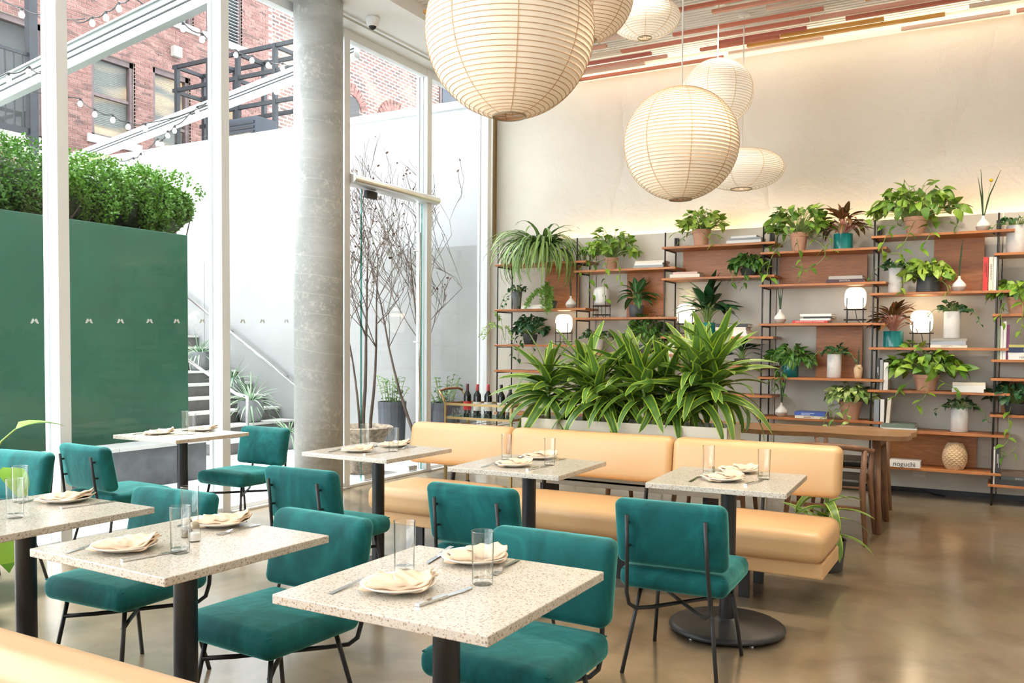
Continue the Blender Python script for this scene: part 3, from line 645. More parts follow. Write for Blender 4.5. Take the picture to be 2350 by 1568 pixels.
def rosette(t, key, z0, n, ln, size, spread=1.0, stem='stem', ylim=.18, tall=1.0, sr=.004):
    st = MB(); n = int(n*1.25); size *= 1.12; ln *= 1.1
    for i in range(n):
        a = 2*pi*(i*.618)+R_(-.2, .2); e = R_(.15, 1)*spread; h = ln*R_(.75, 1.1)
        p = clampy(Vector((cos(a)*h*e*.55, sin(a)*h*e*.4, z0+h*tall*(1.05-.55*e))), ylim-.03); base = Vector((cos(a)*.02, sin(a)*.02, z0-.01))
        st.tube(bez(base, Vector((p.x*.3, p.y*.3, z0+(p.z-z0)*.75)), p, 4), sr, 5, False)
        d = Vector((cos(a)*e, sin(a)*e*.7, .75*tall-e*.75))
        if p.y+d.y*size > ylim: d.y = -.2
        put_leaf(key, t, p, d, size*R_(.8, 1.15), roll=R_(-.3, .3))
    st.build('stems', M[stem], t)
def reeds(t, pts, z0, r=.006):
    for (dx, dy, h) in pts:
        MB().tube([(0, 0, z0-.03), (dx*.35, dy*.35, z0+h*.45), (dx, dy, z0+h)], [r, r*1.1, r*.25], 5).build('reed', M['reed'], t)
def fernfrond(b, path, nl, ll):
    P = [Vector(p) for p in path]; n = len(P)-1
    for i in range(nl):
        u = (i+.5)/nl*n; k = min(int(u), n-1); p = P[k].lerp(P[k+1], u-k)
        for s_ in range(3):
            d = Vector((R_(-1, 1), R_(-1, .4), R_(-1, .6))).normalized()*ll*R_(.5, 1); s2 = d.orthogonal().normalized()*ll*.09
            b.add([p, p+d*.5+s2, p+d, p+d*.5-s2], [(0, 1, 2, 3)], [(.5, 0), (0, .5), (.5, 1), (1, .5)])
def small_leaf_cloud(b, pts, s, flat=.3):
    for p in pts:
        d = Vector((R_(-1, 1), R_(-1, 1), R_(-.3, 1))).normalized()*s*R_(.6, 1.2); x = d.cross(Vector((R_(-1, 1), R_(-1, 1), R_(-1, 1)))).normalized()*s*.3
        p = Vector(p); b.add([p, p+d*.5+x, p+d, p+d*.5-x], [(0, 1, 2, 3)], [(.5, 0), (0, .5), (.5, 1), (1, .5)])
# ---- hedge on the green wall: two clipped box shrubs
def hedge(y0, y1, label, top, seed):
    random.seed(seed); t = thing('box_hedge', label, 'hedge', (-8.05, (y0+y1)/2, 2.56), group='box shrubs on the green wall'); b = MB(); hy = (y1-y0)/2; pts = []
    for i in range(26000):
        a = R_(0, 2*pi); y = R_(-1, 1); rr = (1-abs(y)**5)**.5 if abs(y) < 1 else 0
        k = R_(.55, 1)**.5; bump_ = .09*sin(y*9+seed)+.06*sin(y*23+a*3)
        z = .32+(.30+bump_)*sin(a)*k*max(rr, .3)*top; x = (.42+bump_*.6)*cos(a)*k*max(rr, .4)
        pts.append((x, y*hy, max(.0, z)))
    for i in range(260):
        y = R_(-.95, .95); a = R_(.2, pi-.2); base = Vector((.40*cos(a), y*hy, .32+.32*sin(a)*top))
        for k in range(7): pts.append(base+Vector((R_(-.02, .02)+.4*cos(a)*.02*k, R_(-.02, .02), .017*k)))
    small_leaf_cloud(b, pts, .040); fo = b.build('foliage', L['box'], t); fo['kind'] = 'stuff'
    co = MB(); nu, nv = 16, 12; vs_ = []  # added solid core, dark to stand for the shade between the leaves
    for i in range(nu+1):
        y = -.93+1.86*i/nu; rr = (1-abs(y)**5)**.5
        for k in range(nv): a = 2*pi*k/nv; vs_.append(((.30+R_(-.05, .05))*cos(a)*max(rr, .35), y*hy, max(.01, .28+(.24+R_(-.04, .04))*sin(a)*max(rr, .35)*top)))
    co.add(vs_, [(i*nv+k, i*nv+(k+1) % nv, (i+1)*nv+(k+1) % nv, (i+1)*nv+k) for i in range(nu) for k in range(nv)]+[tuple(range(nv-1, -1, -1)), tuple(nu*nv+k for k in range(nv))]); co.build('shaded_core', M['hedgecore'], t)
    tw = MB()
    for i in range(40): y = R_(-.9, .9)*hy; tw.tube([(R_(-.2, .2), y, 0), (R_(-.3, .3), y+R_(-.1, .1), .22), (R_(-.35, .35), y+R_(-.2, .2), .45)], [.008, .005, .002], 4)
    tw.build('twigs', M['bark'], t)
hedge(2.3, 5.35, 'clipped box hedge on the green wall near the fire escape', 1.12, 3)
hedge(5.1, 6.75, 'rounded box shrub overhanging the end of the green wall', 1.0, 5)
random.seed(11)
# ---- pots with strappy plants on the stairs
def grasspot(loc, r, h, n, ln, label):
    t = thing('potted_yucca', label, 'potted plant', loc, group='potted yuccas on the courtyard stairs')
    pot(t, M['stonepot'], r*.72, r, h, rim=[(0, 0), (r*.7, 0), (r*.78, .01), (r*.98, h*.45), (r, h*.7), (r*.9, h), (r*.84, h), (r*.84, h*.9)])
    for i in range(n):
        a = 2*pi*i*.618; e = R_(-.5, 1.25); put_leaf('agave', t, (cos(a)*.03, sin(a)*.03, h*.92), (cos(a)*cos(e), sin(a)*cos(e), sin(e)+.15), ln*R_(.7, 1.15), roll=R_(-.3, .3))
grasspot((-10.05, 8.72, 1.02), .155, .27, 60, .40, 'strappy yucca in a round grey pot on the upper stairs')
grasspot((-9.46, 8.80, .68), .16, .25, 55, .40, 'strappy yucca in a grey pot midway up the courtyard stairs')
grasspot((-8.93, 8.62, .34), .175, .30, 75, .46, 'large silvery yucca in a grey pot on the lower stairs')
grasspot((-8.35, 8.75, 0), .15, .22, 55, .40, 'silvery yucca standing on the ground beside the column')
# ---- bare birch trees
def birch(loc, label, trunks, scale, potkind):
    t = thing('birch_tree', label, 'tree', loc, group='bare birches outside the door'); br = MB(); lv = MB()
    def grow(p, d, r, ln, dep):
        n = 4; P = [p]; rs = [r]; q = p.copy(); dd = d.copy()
        for i in range(n):
            dd = (dd+Vector((R_(-.16, .16), R_(-.16, .16), R_(-.05, .1)))).normalized()
            if q.y+loc[1] > 9.05: dd.y = -abs(dd.y)
            if q.x+loc[0] > -5.78: dd.x = -abs(dd.x)
            q = q+dd*ln/n; P.append(q.copy()); rs.append(max(.0026, r*(1-.55*(i+1)/n)))
        br.tube(P, rs, 6 if r > .008 else 4, False)
        if dep == 0:
            for k in range(2):
                if random.random() < .3: small_leaf_cloud(lv, [q+Vector((R_(-.03, .03), R_(-.03, .03), R_(-.05, .02)))], .046)
            return
        for k in range(3):
            i = random.choice((2, 3, 4)); a = R_(0, 2*pi); nd = (dd*R_(.8, 1.3)+Vector((cos(a), sin(a), R_(.0, .45)))*R_(.35, .75)).normalized()
            grow(P[i], nd, rs[i]*R_(.45, .65), ln*R_(.5, .72), dep-1)
    for (x, y, dx, dy, r, h, dep) in trunks:
        p = Vector((x, y, .1)); d = Vector((dx, dy, 1)).normalized(); P = [p]; rs = [r]; n = 9; q = p.copy()
        for i in range(n):
            d = (d+Vector((R_(-.05, .05), R_(-.05, .05), .06))).normalized(); q = q+d*h/n; P.append(q.copy()); rs.append(r*(1-.8*(i+1)/n))
            if i >= 4:
                for k in range(2):
                    a = R_(0, 2*pi); grow(q.copy(), (d*R_(.5, .9)+Vector((cos(a), sin(a), R_(.1, .4)))*.7).normalized(), rs[-1]*.5, R_(.45, .8)*scale, dep)
        br.tube(P, rs, 8, False)
    br.build('branches', M['bark'], t, True); o = lv.build('dry_leaves', M['dryleaf'], t); o['kind'] = 'stuff'
    return t
bt = birch((-6.12, 7.55, .0), 'bare birch with three slim trunks in a weathered stone bowl', [(0, 0, -.04, .02, .026, 2.5, 2), (.07, .02, .06, -.02, .022, 2.3, 2), (-.05, .05, -.12, .06, .018, 2.1, 2)], 1, 'stone')
pot(bt, M['oldpot'], .2, .3, .5, rim=[(0, 0), (.20, 0), (.215, .02), (.22, .25), (.26, .38), (.33, .47), (.34, .50), (.32, .51), (.27, .46)], name='stone_bowl')
random.seed(23)
bt = birch((-6.22, 8.85, .0), 'dark bare birch spreading its branches behind the door post', [(0, 0, -.1, -.05, .024, 2.5, 2), (.05, 0, .16, -.15, .02, 2.3, 2), (-.05, .0, -.35, -.2, .022, 2.4, 2)], 1.25, 'none')
MB().lathe([(0, .0), (.10, 0), (.12, .02), (.13, .45), (.11, .45), (.11, .4), (0, .4)], 24).build('pot', M['stonepot'], bt, True)
# ---- shrubs in black planters
def shrubpot(loc, w, h, label, n=70):
    t = thing('potted_shrub', label, 'potted plant', loc, group='leafy shrubs in black planters')
    b = MB(); b.lathe([(0, 0), (w*.43, 0), (w*.5, h), (w*.46, h), (w*.46, h*.94), (0, h*.94)], 24); b.build('planter', M['blackplanter'], t, False)
    st = MB()
    for i in range(16):
        a = 2*pi*i*.618; q = R_(.2, 1)*w*.5; tp = Vector((cos(a)*q*1.3, sin(a)*q, h+R_(.12, .34))); bs = Vector((cos(a)*q*.6, sin(a)*q*.6, h*.93)); P = bez(bs, bs.lerp(tp, .5)+Vector((0, 0, .05)), tp, 5); st.tube(P, .004, 4, False)
        for k in range(1, 6):
            for s_ in range(2): aa = R_(0, 2*pi); put_leaf('shrub', t, P[k], (cos(aa), sin(aa), R_(-.1, .6)), .075*R_(.7, 1.2))
    st.build('stems', M['stem'], t)
shrubpot((-6.62, 8.75, 0), .36, .70, 'leafy shrub in a tall black planter against the courtyard wall')
shrubpot((-6.0, 9.0, 0), .40, .70, 'leafy shrub in a broad black planter beyond the glass near the wine cart')
# ---- monstera by the glass
t = thing('potted_monstera', 'bright green monstera standing by the glass behind the table', 'potted plant', (-4.50, 2.42, 0))
pot(t, M['darkpot'], .13, .16, .30)
for i, (dx, dy, z, s, dz) in enumerate(((.16, -.05, .93, .26, .1), (.12, -.2, .84, .24, -.2), (.2, .1, .78, .22, -.3), (.19, -.1, .62, .24, -.9), (.23, .05, .50, .24, -1.0), (-.2, .1, .9, .26, .2), (-.25, -.1, .7, .25, -.3), (.05, .25, .95, .25, .3), (.25, -.1, .36, .2, -.7))):
    MB().tube(bez(Vector((0, 0, .27)), Vector((dx*.3, dy*.3, z*.9)), Vector((dx, dy, z)), 5), .006, 5).build('stem', M['stem'], t)
    put_leaf('monst', t, (dx, dy, z), (dx*3, dy*3-.2, dz), s)
# ---------------------------------------------------------------- dining tables
TZ = .756; random.seed(31)
def pedestal_table(loc, rz, label, s=.65):
    t = thing('dining_table', label, 'table', loc, rz, group='square terrazzo tables')
    MB().box(-s/2, s/2, -s/2, s/2, TZ-.026, TZ).build('table_top', M['terrazzo'], t, bevel=.003)
    MB().box(-.2, .2, -.2, .2, TZ-.036, TZ-.026).build('mounting_plate', M['pedestal'], t)
    MB().lathe([(.038, .03), (.038, TZ-.03)], 28).build('column', M['pedestal'], t, True)
    bs = MB().lathe([(0, .012), (.275, .012), (.283, .02), (.281, .03), (.26, .042), (.07, .05), (.055, .056), (.045, .066), (.038, .067)], 48).build('base', M['pedestal'], t, True)
    for k in range(5): a = 2*pi*k/5+.4; MB().lathe([(0, 0), (.014, 0), (.014, .012)], 10, (.24*cos(a), .24*sin(a), 0)).build('glide', M['steel'], bs)
    return t
# name: centre, rotation, (plate offsets), (glass offsets)
TABLES = {
 'A': ((-1.30, 1.965), .0, ((-.073, -.121), (-.057, .236)), ((-.166, .032), (.094, .033)), 'in front of the tan bench back, with the largest place settings'),
 'B': ((-2.30, 1.935), -.03, ((-.066, -.172), (-.112, .24)), ((.116, -.11), (-.17, .155)), 'holding the salt and pepper shakers'),
 'C': ((-3.22, 1.965), .0, ((-.078, .215), (-.10, -.17)), ((.078, -.085), (-.228, .12)), 'next to the bright monstera'),
 'D': ((-1.15, 4.25), .05, ((-.012, -.079), (-.007, .24)), ((-.126, .10), (.156, .065)), 'at the lamp lit end of the long banquette'),
 'E': ((-2.235, 4.19), .03, ((-.034, -.119), (-.048, .235)), ((-.188, .09), (.116, .016)), 'at the middle of the long banquette'),
 'F': ((-3.32, 4.25), -.02, ((-.051, -.13), (-.03, .2)), ((-.187, .10), (.123, -.005)), 'at the banquette end beside the glass door'),
 'G': ((-5.11, 4.28), -.0, ((-.093, -.123), (-.035, .22)), ((-.16, .16), (.094, .001)), 'against the glass before the green wall')}
for k, (c, rz, pl, gl, txt) in TABLES.items(): pedestal_table((c[0], c[1], 0), rz, 'square terrazzo table '+txt)
WHERE = {'A': 'the table before the bench back', 'B': 'the table with the shakers', 'C': 'the table next to the monstera', 'D': 'the table at the lit banquette end', 'E': 'the middle banquette table', 'F': 'the table by the glass door', 'G': 'the table against the glass'}
# ---- place settings
plate_me = MB().lathe([(0, .004), (.055, .004), (.06, .003), (.098, .017), (.101, .019), (.1, .0215), (.094, .020), (.062, .008), (0, .008)], 48).mesh('plate'); plate_me.materials.append(M['plate']); plate_me.polygons.foreach_set('use_smooth', [True]*len(plate_me.polygons))
def napkin_mesh(seed):
    """loosely folded cloth: three stacked layers, rolled at one edge"""
    random.seed(seed); b = MB(); ph = R_(0, 6); nx, ny = 18, 14
    for layer in range(3):
        vs = []; w = (.092, .082, .050)[layer]; h = (.066, .060, .058)[layer]; rot = (0, .06, .16)[layer]+R_(-.03, .03); lift = .010+.0085*layer; ox = (0, .006, .038)[layer]
        for i in range(nx+1):
            for j in range(ny+1):
                u, v = i/nx*2-1, j/ny*2-1
                x = u*w+.004*sin(v*3+ph)+ox; y = v*h*(1+.05*sin(u*2.2+ph))+.002*sin(u*7+ph)
                z = lift+.005*sin(u*2.6+ph+layer)*cos(v*1.6+ph*.7)+.004*(abs(u)**3)+.010*max(0, u)**2+.002*sin(u*8+v*5+ph)
                if v < -.75: z -= (abs(v)-.75)*.02
                vs.append((x*cos(rot)-y*sin(rot), x*sin(rot)+y*cos(rot), z))
        k = ny+1; n = len(vs); vs += [(x, y, z-.0045) for x, y, z in vs]
        fs = [(i*k+j, (i+1)*k+j, (i+1)*k+j+1, i*k+j+1) for i in range(nx) for j in range(ny)]
        fs += [tuple(n+q for q in f[::-1]) for f in fs]
        rim = [i*k for i in range(nx+1)]+[nx*k+j for j in range(1, k)]+[i*k+ny for i in range(nx-1, -1, -1)]+[j for j in range(ny-1, 0, -1)]
        fs += [(rim[(q+1) % len(rim)], rim[q], n+rim[q], n+rim[(q+1) % len(rim)]) for q in range(len(rim))]
        b.add(vs, fs)
    me = b.mesh('napkin'); me.materials.append(M['napkin']); me.polygons.foreach_set('use_smooth', [True]*len(me.polygons)); return me
nap = [napkin_mesh(s) for s in (1, 5, 9, 14)]
random.seed(41)
def fork_parts():
    h = MB(); h.add([(x, y, z) for y, wd, z in ((-.10, .0075, .003), (-.03, .005, .006), (.035, .0035, .010), (.055, .010, .006), (.062, .012, .005)) for x in (-wd, wd)], [(0, 1, 3, 2), (2, 3, 5, 4), (4, 5, 7, 6), (6, 7, 9, 8)])
    n0 = len(h.v); h.add([(x, y, z-.0022) for x, y, z in h.v[:n0]], [(2, 3, 1, 0), (4, 5, 3, 2), (6, 7, 5, 4), (8, 9, 7, 6), (0, 10+0-10+0, 1, 0)][:4])
    m = h.mesh('handle'); m.materials.append(M['cutlery'])
    t = MB()
    for k in range(4): x = -.009+k*.006; t.add([(x-.0016, .06, .005), (x+.0016, .06, .005), (x+.0012, .098, .004), (x-.0012, .098, .004), (x-.0016, .06, .003), (x+.0016, .06, .003), (x+.0012, .098, .002), (x-.0012, .098, .002)], [(0, 1, 2, 3), (7, 6, 5, 4), (1, 5, 6, 2), (0, 3, 7, 4)])
    m2 = t.mesh('tines'); m2.materials.append(M['cutlery']); return m, m2
fk_h, fk_t = fork_parts()
kn = MB().box(-.0075, .0075, -.105, 0, .001, .008).mesh('handle'); kn.materials.append(M['cutlery'])
kb = MB(); kb.add([(-.007, 0, .004), (.006, 0, .004), (.010, .06, .004), (.004, .10, .004), (-.007, .11, .004), (-.007, 0, .002), (.006, 0, .002), (.010, .06, .002), (.004, .10, .002), (-.007, .11, .002)], [(0, 1, 2, 3, 4), (9, 8, 7, 6, 5), (0, 5, 6, 1), (1, 6, 7, 2), (2, 7, 8, 3), (3, 8, 9, 4)]); kb = kb.mesh('blade'); kb.materials.append(M['cutlery'])
gl_body = MB().lathe([(.0285, .012), (.0305, .143), (.0312, .145), (.0305, .1455), (.0292, .144), (.0272, .016)], 32).mesh('wall'); gl_body.materials.append(M['tumbler'])
gl_base = MB().lathe([(0, 0), (.026, 0), (.0283, .003), (.0285, .013), (.027, .016), (0, .014)], 32).mesh('glass_base'); gl_base.materials.append(M['tumbler'])
for m_ in (gl_body, gl_base): m_.polygons.foreach_set('use_smooth', [True]*len(m_.polygons))
rimm = MB().tube([(.0308*cos(2*pi*k/28), .0308*sin(2*pi*k/28), .145) for k in range(29)], .0011, 5, False).mesh('rim'); rimm.materials.append(M['tumbler'])
SIDE = {0: 'nearer the room', 1: 'on the far side'}
for key, (c, rz, pl, gl, txt) in TABLES.items():
    wh = WHERE[key]; Rm = Matrix.Rotation(rz, 4, 'Z')
    P = lambda x, y: (Rm @ Vector((x, y, 0)))+Vector((c[0], c[1], TZ))
    bench_far = key in 'DEF'
    for q, (x, y) in enumerate(pl):
        if key == 'C' and q == 1: continue
        sd = ('beside the banquette back' if q else 'by the velvet chair') if key in 'DEF' else (('by the velvet chair' if q else 'near the bench') if key in 'ABC' else ('towards the stairs' if q else 'towards the monstera'))
        o = inst('plate', plate_me, loc=P(x, y)); tag(o, 'round cream plate on %s, %s' % (wh, sd), 'plate', 'cream dinner plates'); o.rotation_euler = (0, 0, R_(0, 6))
        o = inst('napkin', nap[(q+ord(key)) % 4], loc=P(x, y)+Vector((0, 0, .006))); tag(o, 'folded tan napkin %s, %s' % (sd, wh), 'napkin', 'folded tan napkins'); o.rotation_euler = (0, 0, R_(.0, .5)+.25)
        sg = 1 if q == 0 else -1
        f = thing('fork', 'steel fork %s, %s' % (sd, wh), 'fork', P(x+(.12 if q else -.125), y+(-.02 if q else -.03)), R_(-.12, .12)+(pi if q else 0)+.12, 'table forks'); inst('handle', fk_h, f); inst('tines', fk_t, f)
        kx = (.15 if q == 0 else -.125)
        f = thing('knife', 'steel knife %s, %s' % (sd, wh), 'knife', P(x+kx, y+.0), R_(-.12, .12)+(pi if q else 0)-.25*sg, 'table knives'); inst('handle', kn, f); inst('blade', kb, f)
    for q, (x, y) in enumerate(gl):
        g = thing('water_glass', 'tall clear tumbler on %s, %s' % (wh, ('the one nearer the bench' if q == 0 else 'the one nearer the aisle') if key not in 'ABC' else ('set beside the plate rim' if q == 0 else 'set further along the table')), 'glass', P(x, y), 0, 'clear tumblers')
        inst('wall', gl_body, g); inst('base', gl_base, g); inst('rim', rimm, g)
for k, (x, y, lab, mt) in enumerate(((.02, -.01, 'white salt', 'ceramic'), (-.05, .02, 'dark pepper', 'oldpot'))):
    t = thing('shaker', 'small glass shaker of %s with domed cap on the terrazzo table' % lab, 'shaker', (-2.30+x, 1.935+y+.03, TZ))
    MB().lathe([(0, 0), (.019, 0), (.020, .004), (.020, .04), (.015, .046)], 20).build('jar', M['tumbler'], t, True); MB().lathe([(0, .003), (.0175, .003), (.0175, .027), (0, .027)], 16).build('filling', M[mt], t)
    MB().lathe([(.016, .044), (.017, .052), (.012, .062), (0, .066)], 18).build('cap', M['bronze'], t, True)
# ---------------------------------------------------------------- velvet chairs (face +Y at rotation 0)
def make_chair():
    t = thing('velvet_chair', 'x', 'chair', group='teal velvet chairs')
    o = rbox(.47, .45, .095, .04, 6, puff=.010).build('seat', M['velvet'], t, True, loc=(0, .0, .412)); weld(o)
    pip = MB().tube([(.221*sx, .211*sy, .446) for sx, sy in ((-1, -1), (1, -1), (1, 1), (-1, 1))]+[(-.221, -.211, .446)], .0025, 5).build('piping', M['velvet'], o); pip.location = (0, 0, -.412)
    bk = rbox(.475, .088, .285, .036, 6, puffy=.012); zc = .618
    for i, (x, y, z) in enumerate(bk.v):                                   # slight wrap and lean
        y2 = y+.10*x*x*1.2-.0; bk.v[i] = (x, y2-.19*z, z)
    o = bk.build('backrest', M['velvet'], t, True, loc=(0, -.235, zc)); weld(o)
    LG = {(-1, -1): ((-.15, -.16, .37), (-.205, -.245, 0)), (1, -1): ((.15, -.16, .37), (.205, -.245, 0)), (-1, 1): ((-.165, .15, .37), (-.205, .215, 0)), (1, 1): ((.165, .15, .37), (.205, .215, 0))}
    for k, (a, b_) in LG.items(): MB().tube([a, b_], .0088, 10).build('leg', M['black'], t, True)
    for s in (-1, 1):                                                     # rod behind the back, bending under the seat to the opposite front leg
        P = [(s*.165, -.318, .700), (s*.170, -.295, .52), (s*.178, -.272, .36), (s*.172, -.258, .31), (s*.150, -.235, .288), (s*.10, -.18, .284), (-s*.10, .08, .286), (-s*.172, .165, .29)]
        ro = MB().tube(P, .0088, 10).build('back_rod', M['black'], t, True)
        for z, y in ((.665, -.313), (.565, -.301)): MB().tube([(s*.166, y, z), (s*.166, y+.06, z)], .006, 8).build('bolt', M['black'], ro)
    MB().box(-.15, .15, -.17, .16, .36, .372).build('seat_plate', M['black'], t)
    return t
chair0 = make_chair()
CH = [((-1.19, 3.71), .04, 'teal velvet chair at the lit banquette end, seen from behind'), ((-2.11, 3.64), .02, 'teal velvet chair at the middle banquette table'), ((-3.15, 3.64), .0, 'teal velvet chair at the banquette table by the glass door'),
      ((-1.33, 2.42), pi+.0, 'teal velvet chair tucked under the table with the largest place settings'), ((-2.25, 2.27), pi-.06, 'teal velvet chair facing the table with the shakers'), ((-3.13, 2.34), pi+.05, 'teal velvet chair behind the table next to the monstera'),
      ((-5.0, 2.81), pi+.12, 'pale lit teal velvet chair standing by the glass next to the monstera'), ((-5.0, 3.70), -.05, 'teal velvet chair with its back rods showing, beside the glass table'), ((-4.96, 4.69), pi, 'bright teal velvet chair facing the glass table before the stairs')]
for i, (p, rz, lab) in enumerate(CH):
    o = chair0 if i == 0 else copy_tree(chair0); o.location = (p[0], p[1], 0); o.rotation_euler = (0, 0, rz); o['label'] = lab
# ---------------------------------------------------------------- banquettes
def banquette(x0, x1, y0, label, joints, backtop=.835, left=0):
    """seat front edge at y0, back behind it in +Y"""
    t = thing('banquette', label, 'bench', (0, 0, 0), group='tan leather banquettes')
    xs = [x0]+joints+[x1]; sy = .575
    for a, b_ in zip(xs, xs[1:]):
        w_ = b_-a; o = rbox(w_-.002, sy, .165, .055, 8, puff=.02).build('seat_cushion', M['leather'], t, True, loc=((a+b_)/2, y0+sy/2, .345)); weld(o)
        k = rbox(w_-.002-(.0), .135, .295, .045, 8, puffy=.008)
        for i, (x, y, z) in enumerate(k.v): k.v[i] = (x, y+.16*z, z)
        o = k.build('back_cushion', M['leather'], t, True, loc=((a+b_)/2+left*(a == x0), y0+.565, backtop-.148)); weld(o)
    MB().box(x0+.03, x1-.01, y0+.06, y0+.56, .175, .262).build('plinth', M['leather'], t, bevel=.008)
    MB().box(x0+.06, x1-.03, y0+.1, y0+.5, .262, .275).build('seat_board', M['gasket'], t)
    n = max(2, int((x1-x0)/1.0)+1)
    for k in range(n):
        x = x0+.35+(x1-x0-.8)*k/(n-1)
        for y in (y0+.16, y0+.5): MB().box(x-.03, x+.03, y-.012, y+.012, 0, .178).build('leg', M['black'], t, bevel=.002)
        MB().bar((x, y0+.52, .2), (x, y0+.60, .60), .04, .012, (1, 0, 0)).build('back_bracket', M['gasket'], t)
    return t
banquette(-3.80, -.775, 4.72, 'long tan leather banquette below the planter of striped foliage', [-2.95, -1.78])
b2 = banquette(-5.2, -.62, 0, 'tan leather bench with only its back edge in view near the camera', [-3.7, -2.2], .822)
b2.rotation_euler = (0, 0, pi); b2.location = (-5.82, 1.57, 0)
# ---------------------------------------------------------------- planter with dracaenas
t = thing('planter_box', 'long pale cast planter on a plinth behind the banquette', 'planter', (0, 0, 0))
b = MB(); px0, px1, py0, py1, pz = -3.03, -1.52, 5.55, 5.90, .882
b.box(px0, px1, py0, py0+.02, .45, pz).box(px0, px1, py1-.02, py1, .45, pz).box(px0, px0+.02, py0+.02, py1-.02, .45, pz).box(px1-.02, px1, py0+.02, py1-.02, .45, pz).box(px0, px1, py0, py1, .42, .47)
b.build('box', M['planter'], t, bevel=.003); MB().box(px0+.02, px1-.02, py0+.02, py1-.02, .47, pz-.03).build('soil', M['soil'], t)
for x in (px0+.15, px1-.15): MB().box(x-.02, x+.02, py0+.06, py1-.06, 0, .42).build('leg', M['black'], t)
def dracaena(x, y, h, n, label, ln=.34):
    t = thing('dracaena', label, 'plant', (x, y, .852), group='striped dracaenas in the planter')
    lx, ly = R_(-.04, .04), R_(-.05, .02); MB().tube([(0, 0, -.02), (lx*.4, ly*.4, h*.5), (lx, ly, h)], [.016, .013, .010], 8).build('cane', M['stem'], t, True)
    for i in range(n):
        u = i/(n-1); z = h*(.34+.66*u); a = 2*pi*i*.618+R_(-.2, .2); e = -.15+1.2*u**1.5+R_(-.25, .25); l_ = ln*(1.0-.18*u)*R_(.8, 1.12)
        p = Vector((lx*u+cos(a)*.012, ly*u+sin(a)*.012, z)); k = 'drac'
        o = inst('leaf', LM['drac'][max(0, min(3, int((1-u)*2.6+R_(-.4, 1.4))))], t, orient(p, (cos(a)*cos(e), sin(a)*cos(e), sin(e)+.35), (0, 0, 1), l_, R_(-.7, .7)))
random.seed(58)
for (x, y, h, n, lab) in ((-2.90, 5.74, .36, 34, 'fully leaved dracaena at the window end of the planter'), (-2.62, 5.76, .40, 30, 'dracaena second from the window end of the planter'), (-2.47, 5.66, .33, 24, 'short dracaena leaning forward in the planter row'), (-2.32, 5.77, .42, 28, 'dracaena with drooping lower leaves midway along the planter'),
                         (-2.12, 5.70, .40, 28, 'dracaena just past the middle of the planter'), (-1.98, 5.80, .34, 22, 'small dracaena behind the others in the planter'), (-1.80, 5.70, .46, 32, 'tall dracaena second from the lit planter end'), (-1.64, 5.74, .50, 38, 'tallest dracaena at the lit planter end')): dracaena(x, y, h, int(n*1.5), lab, .44)
t = thing('dracaena', 'pale yellow green dracaena on the floor behind the banquette end', 'plant', (-.93, 5.75, 0)); pot(t, M['darkpot'], .10, .12, .20)
for i in range(16): a = 2*pi*i*.618; put_leaf('drac', t, (0, 0, .2+i*.02), (cos(a), sin(a), .6), .33, roll=R_(-.3, .3))
MB().tube([(0, 0, .15), (0, 0, .55)], .012, 8).build('cane', M['stem'], t)
# ---------------------------------------------------------------- bar cart with bottles and glasses
ct = thing('bar_cart', 'brass bar cart with glass shelves beside the glazed wall', 'bar cart', (-4.32, 7.15, 0))
cx0, cx1, cy0, cy1 = -.30, .42, -.2, .2
for z in (.845, .715, .26):
    b = MB()
    b.bar((cx0, cy0, z), (cx1, cy0, z), .014, .022).bar((cx0, cy1, z), (cx1, cy1, z), .014, .022).bar((cx0, cy0, z), (cx0, cy1, z), .014, .022).bar((cx1, cy0, z), (cx1, cy1, z), .014, .022); b.build('rail', M['brass'], ct)
for z in (.715, .26): MB().box(cx0, cx1, cy0, cy1, z+.004, z+.012).build('glass_shelf', M['glassedge'], ct)
for x in (cx0, cx1):
    for y in (cy0, cy1): MB().box(x-.011, x+.011, y-.011, y+.011, .06, .86).build('leg', M['brass'], ct)
for y in (cy0, cy1): MB().tube([(cx0, y, .84), (cx0-.03, y, .90), (cx0-.075, y, .965)], .011, 8).build('handle_arm', M['brass'], ct, True)
MB().tube([(cx0-.075, cy0, .965), (cx0-.06, cy0*.5, .985), (cx0-.06, cy1*.5, .985), (cx0-.075, cy1, .965)], .013, 8).build('handle', M['walnut'], ct, True)
for x in (cx0, cx1):
    for y in (cy0, cy1): MB().lathe([(0, 0), (.02, .0), (.03, .03), (.02, .06), (0, .06)], 12, (x, y, 0)).build('caster', M['black'], ct)
for k in range(4): x = cx0+.1+k*.14; MB().tube([(x, cy0+.03, .70), (x, cy0+.03, .665), (x+.05, cy0+.05, .66), (x+.05, cy1-.06, .66)], .003, 5).build('stemware_hook', M['brass'], ct)
bot = MB().lathe([(0, 0), (.036, 0), (.038, .006), (.038, .185), (.034, .205), (.016, .235), (.0145, .25), (.0145, .30), (0, .30)], 24).mesh('glass'); bot.materials.append(M['wine'])
bcap = MB().lathe([(.0155, .235), (.0155, .305), (0, .306)], 16); blab = MB().lathe([(.0386, .05), (.0386, .135)], 24)
for m_ in (bot,): m_.polygons.foreach_set('use_smooth', [True]*len(m_.polygons))
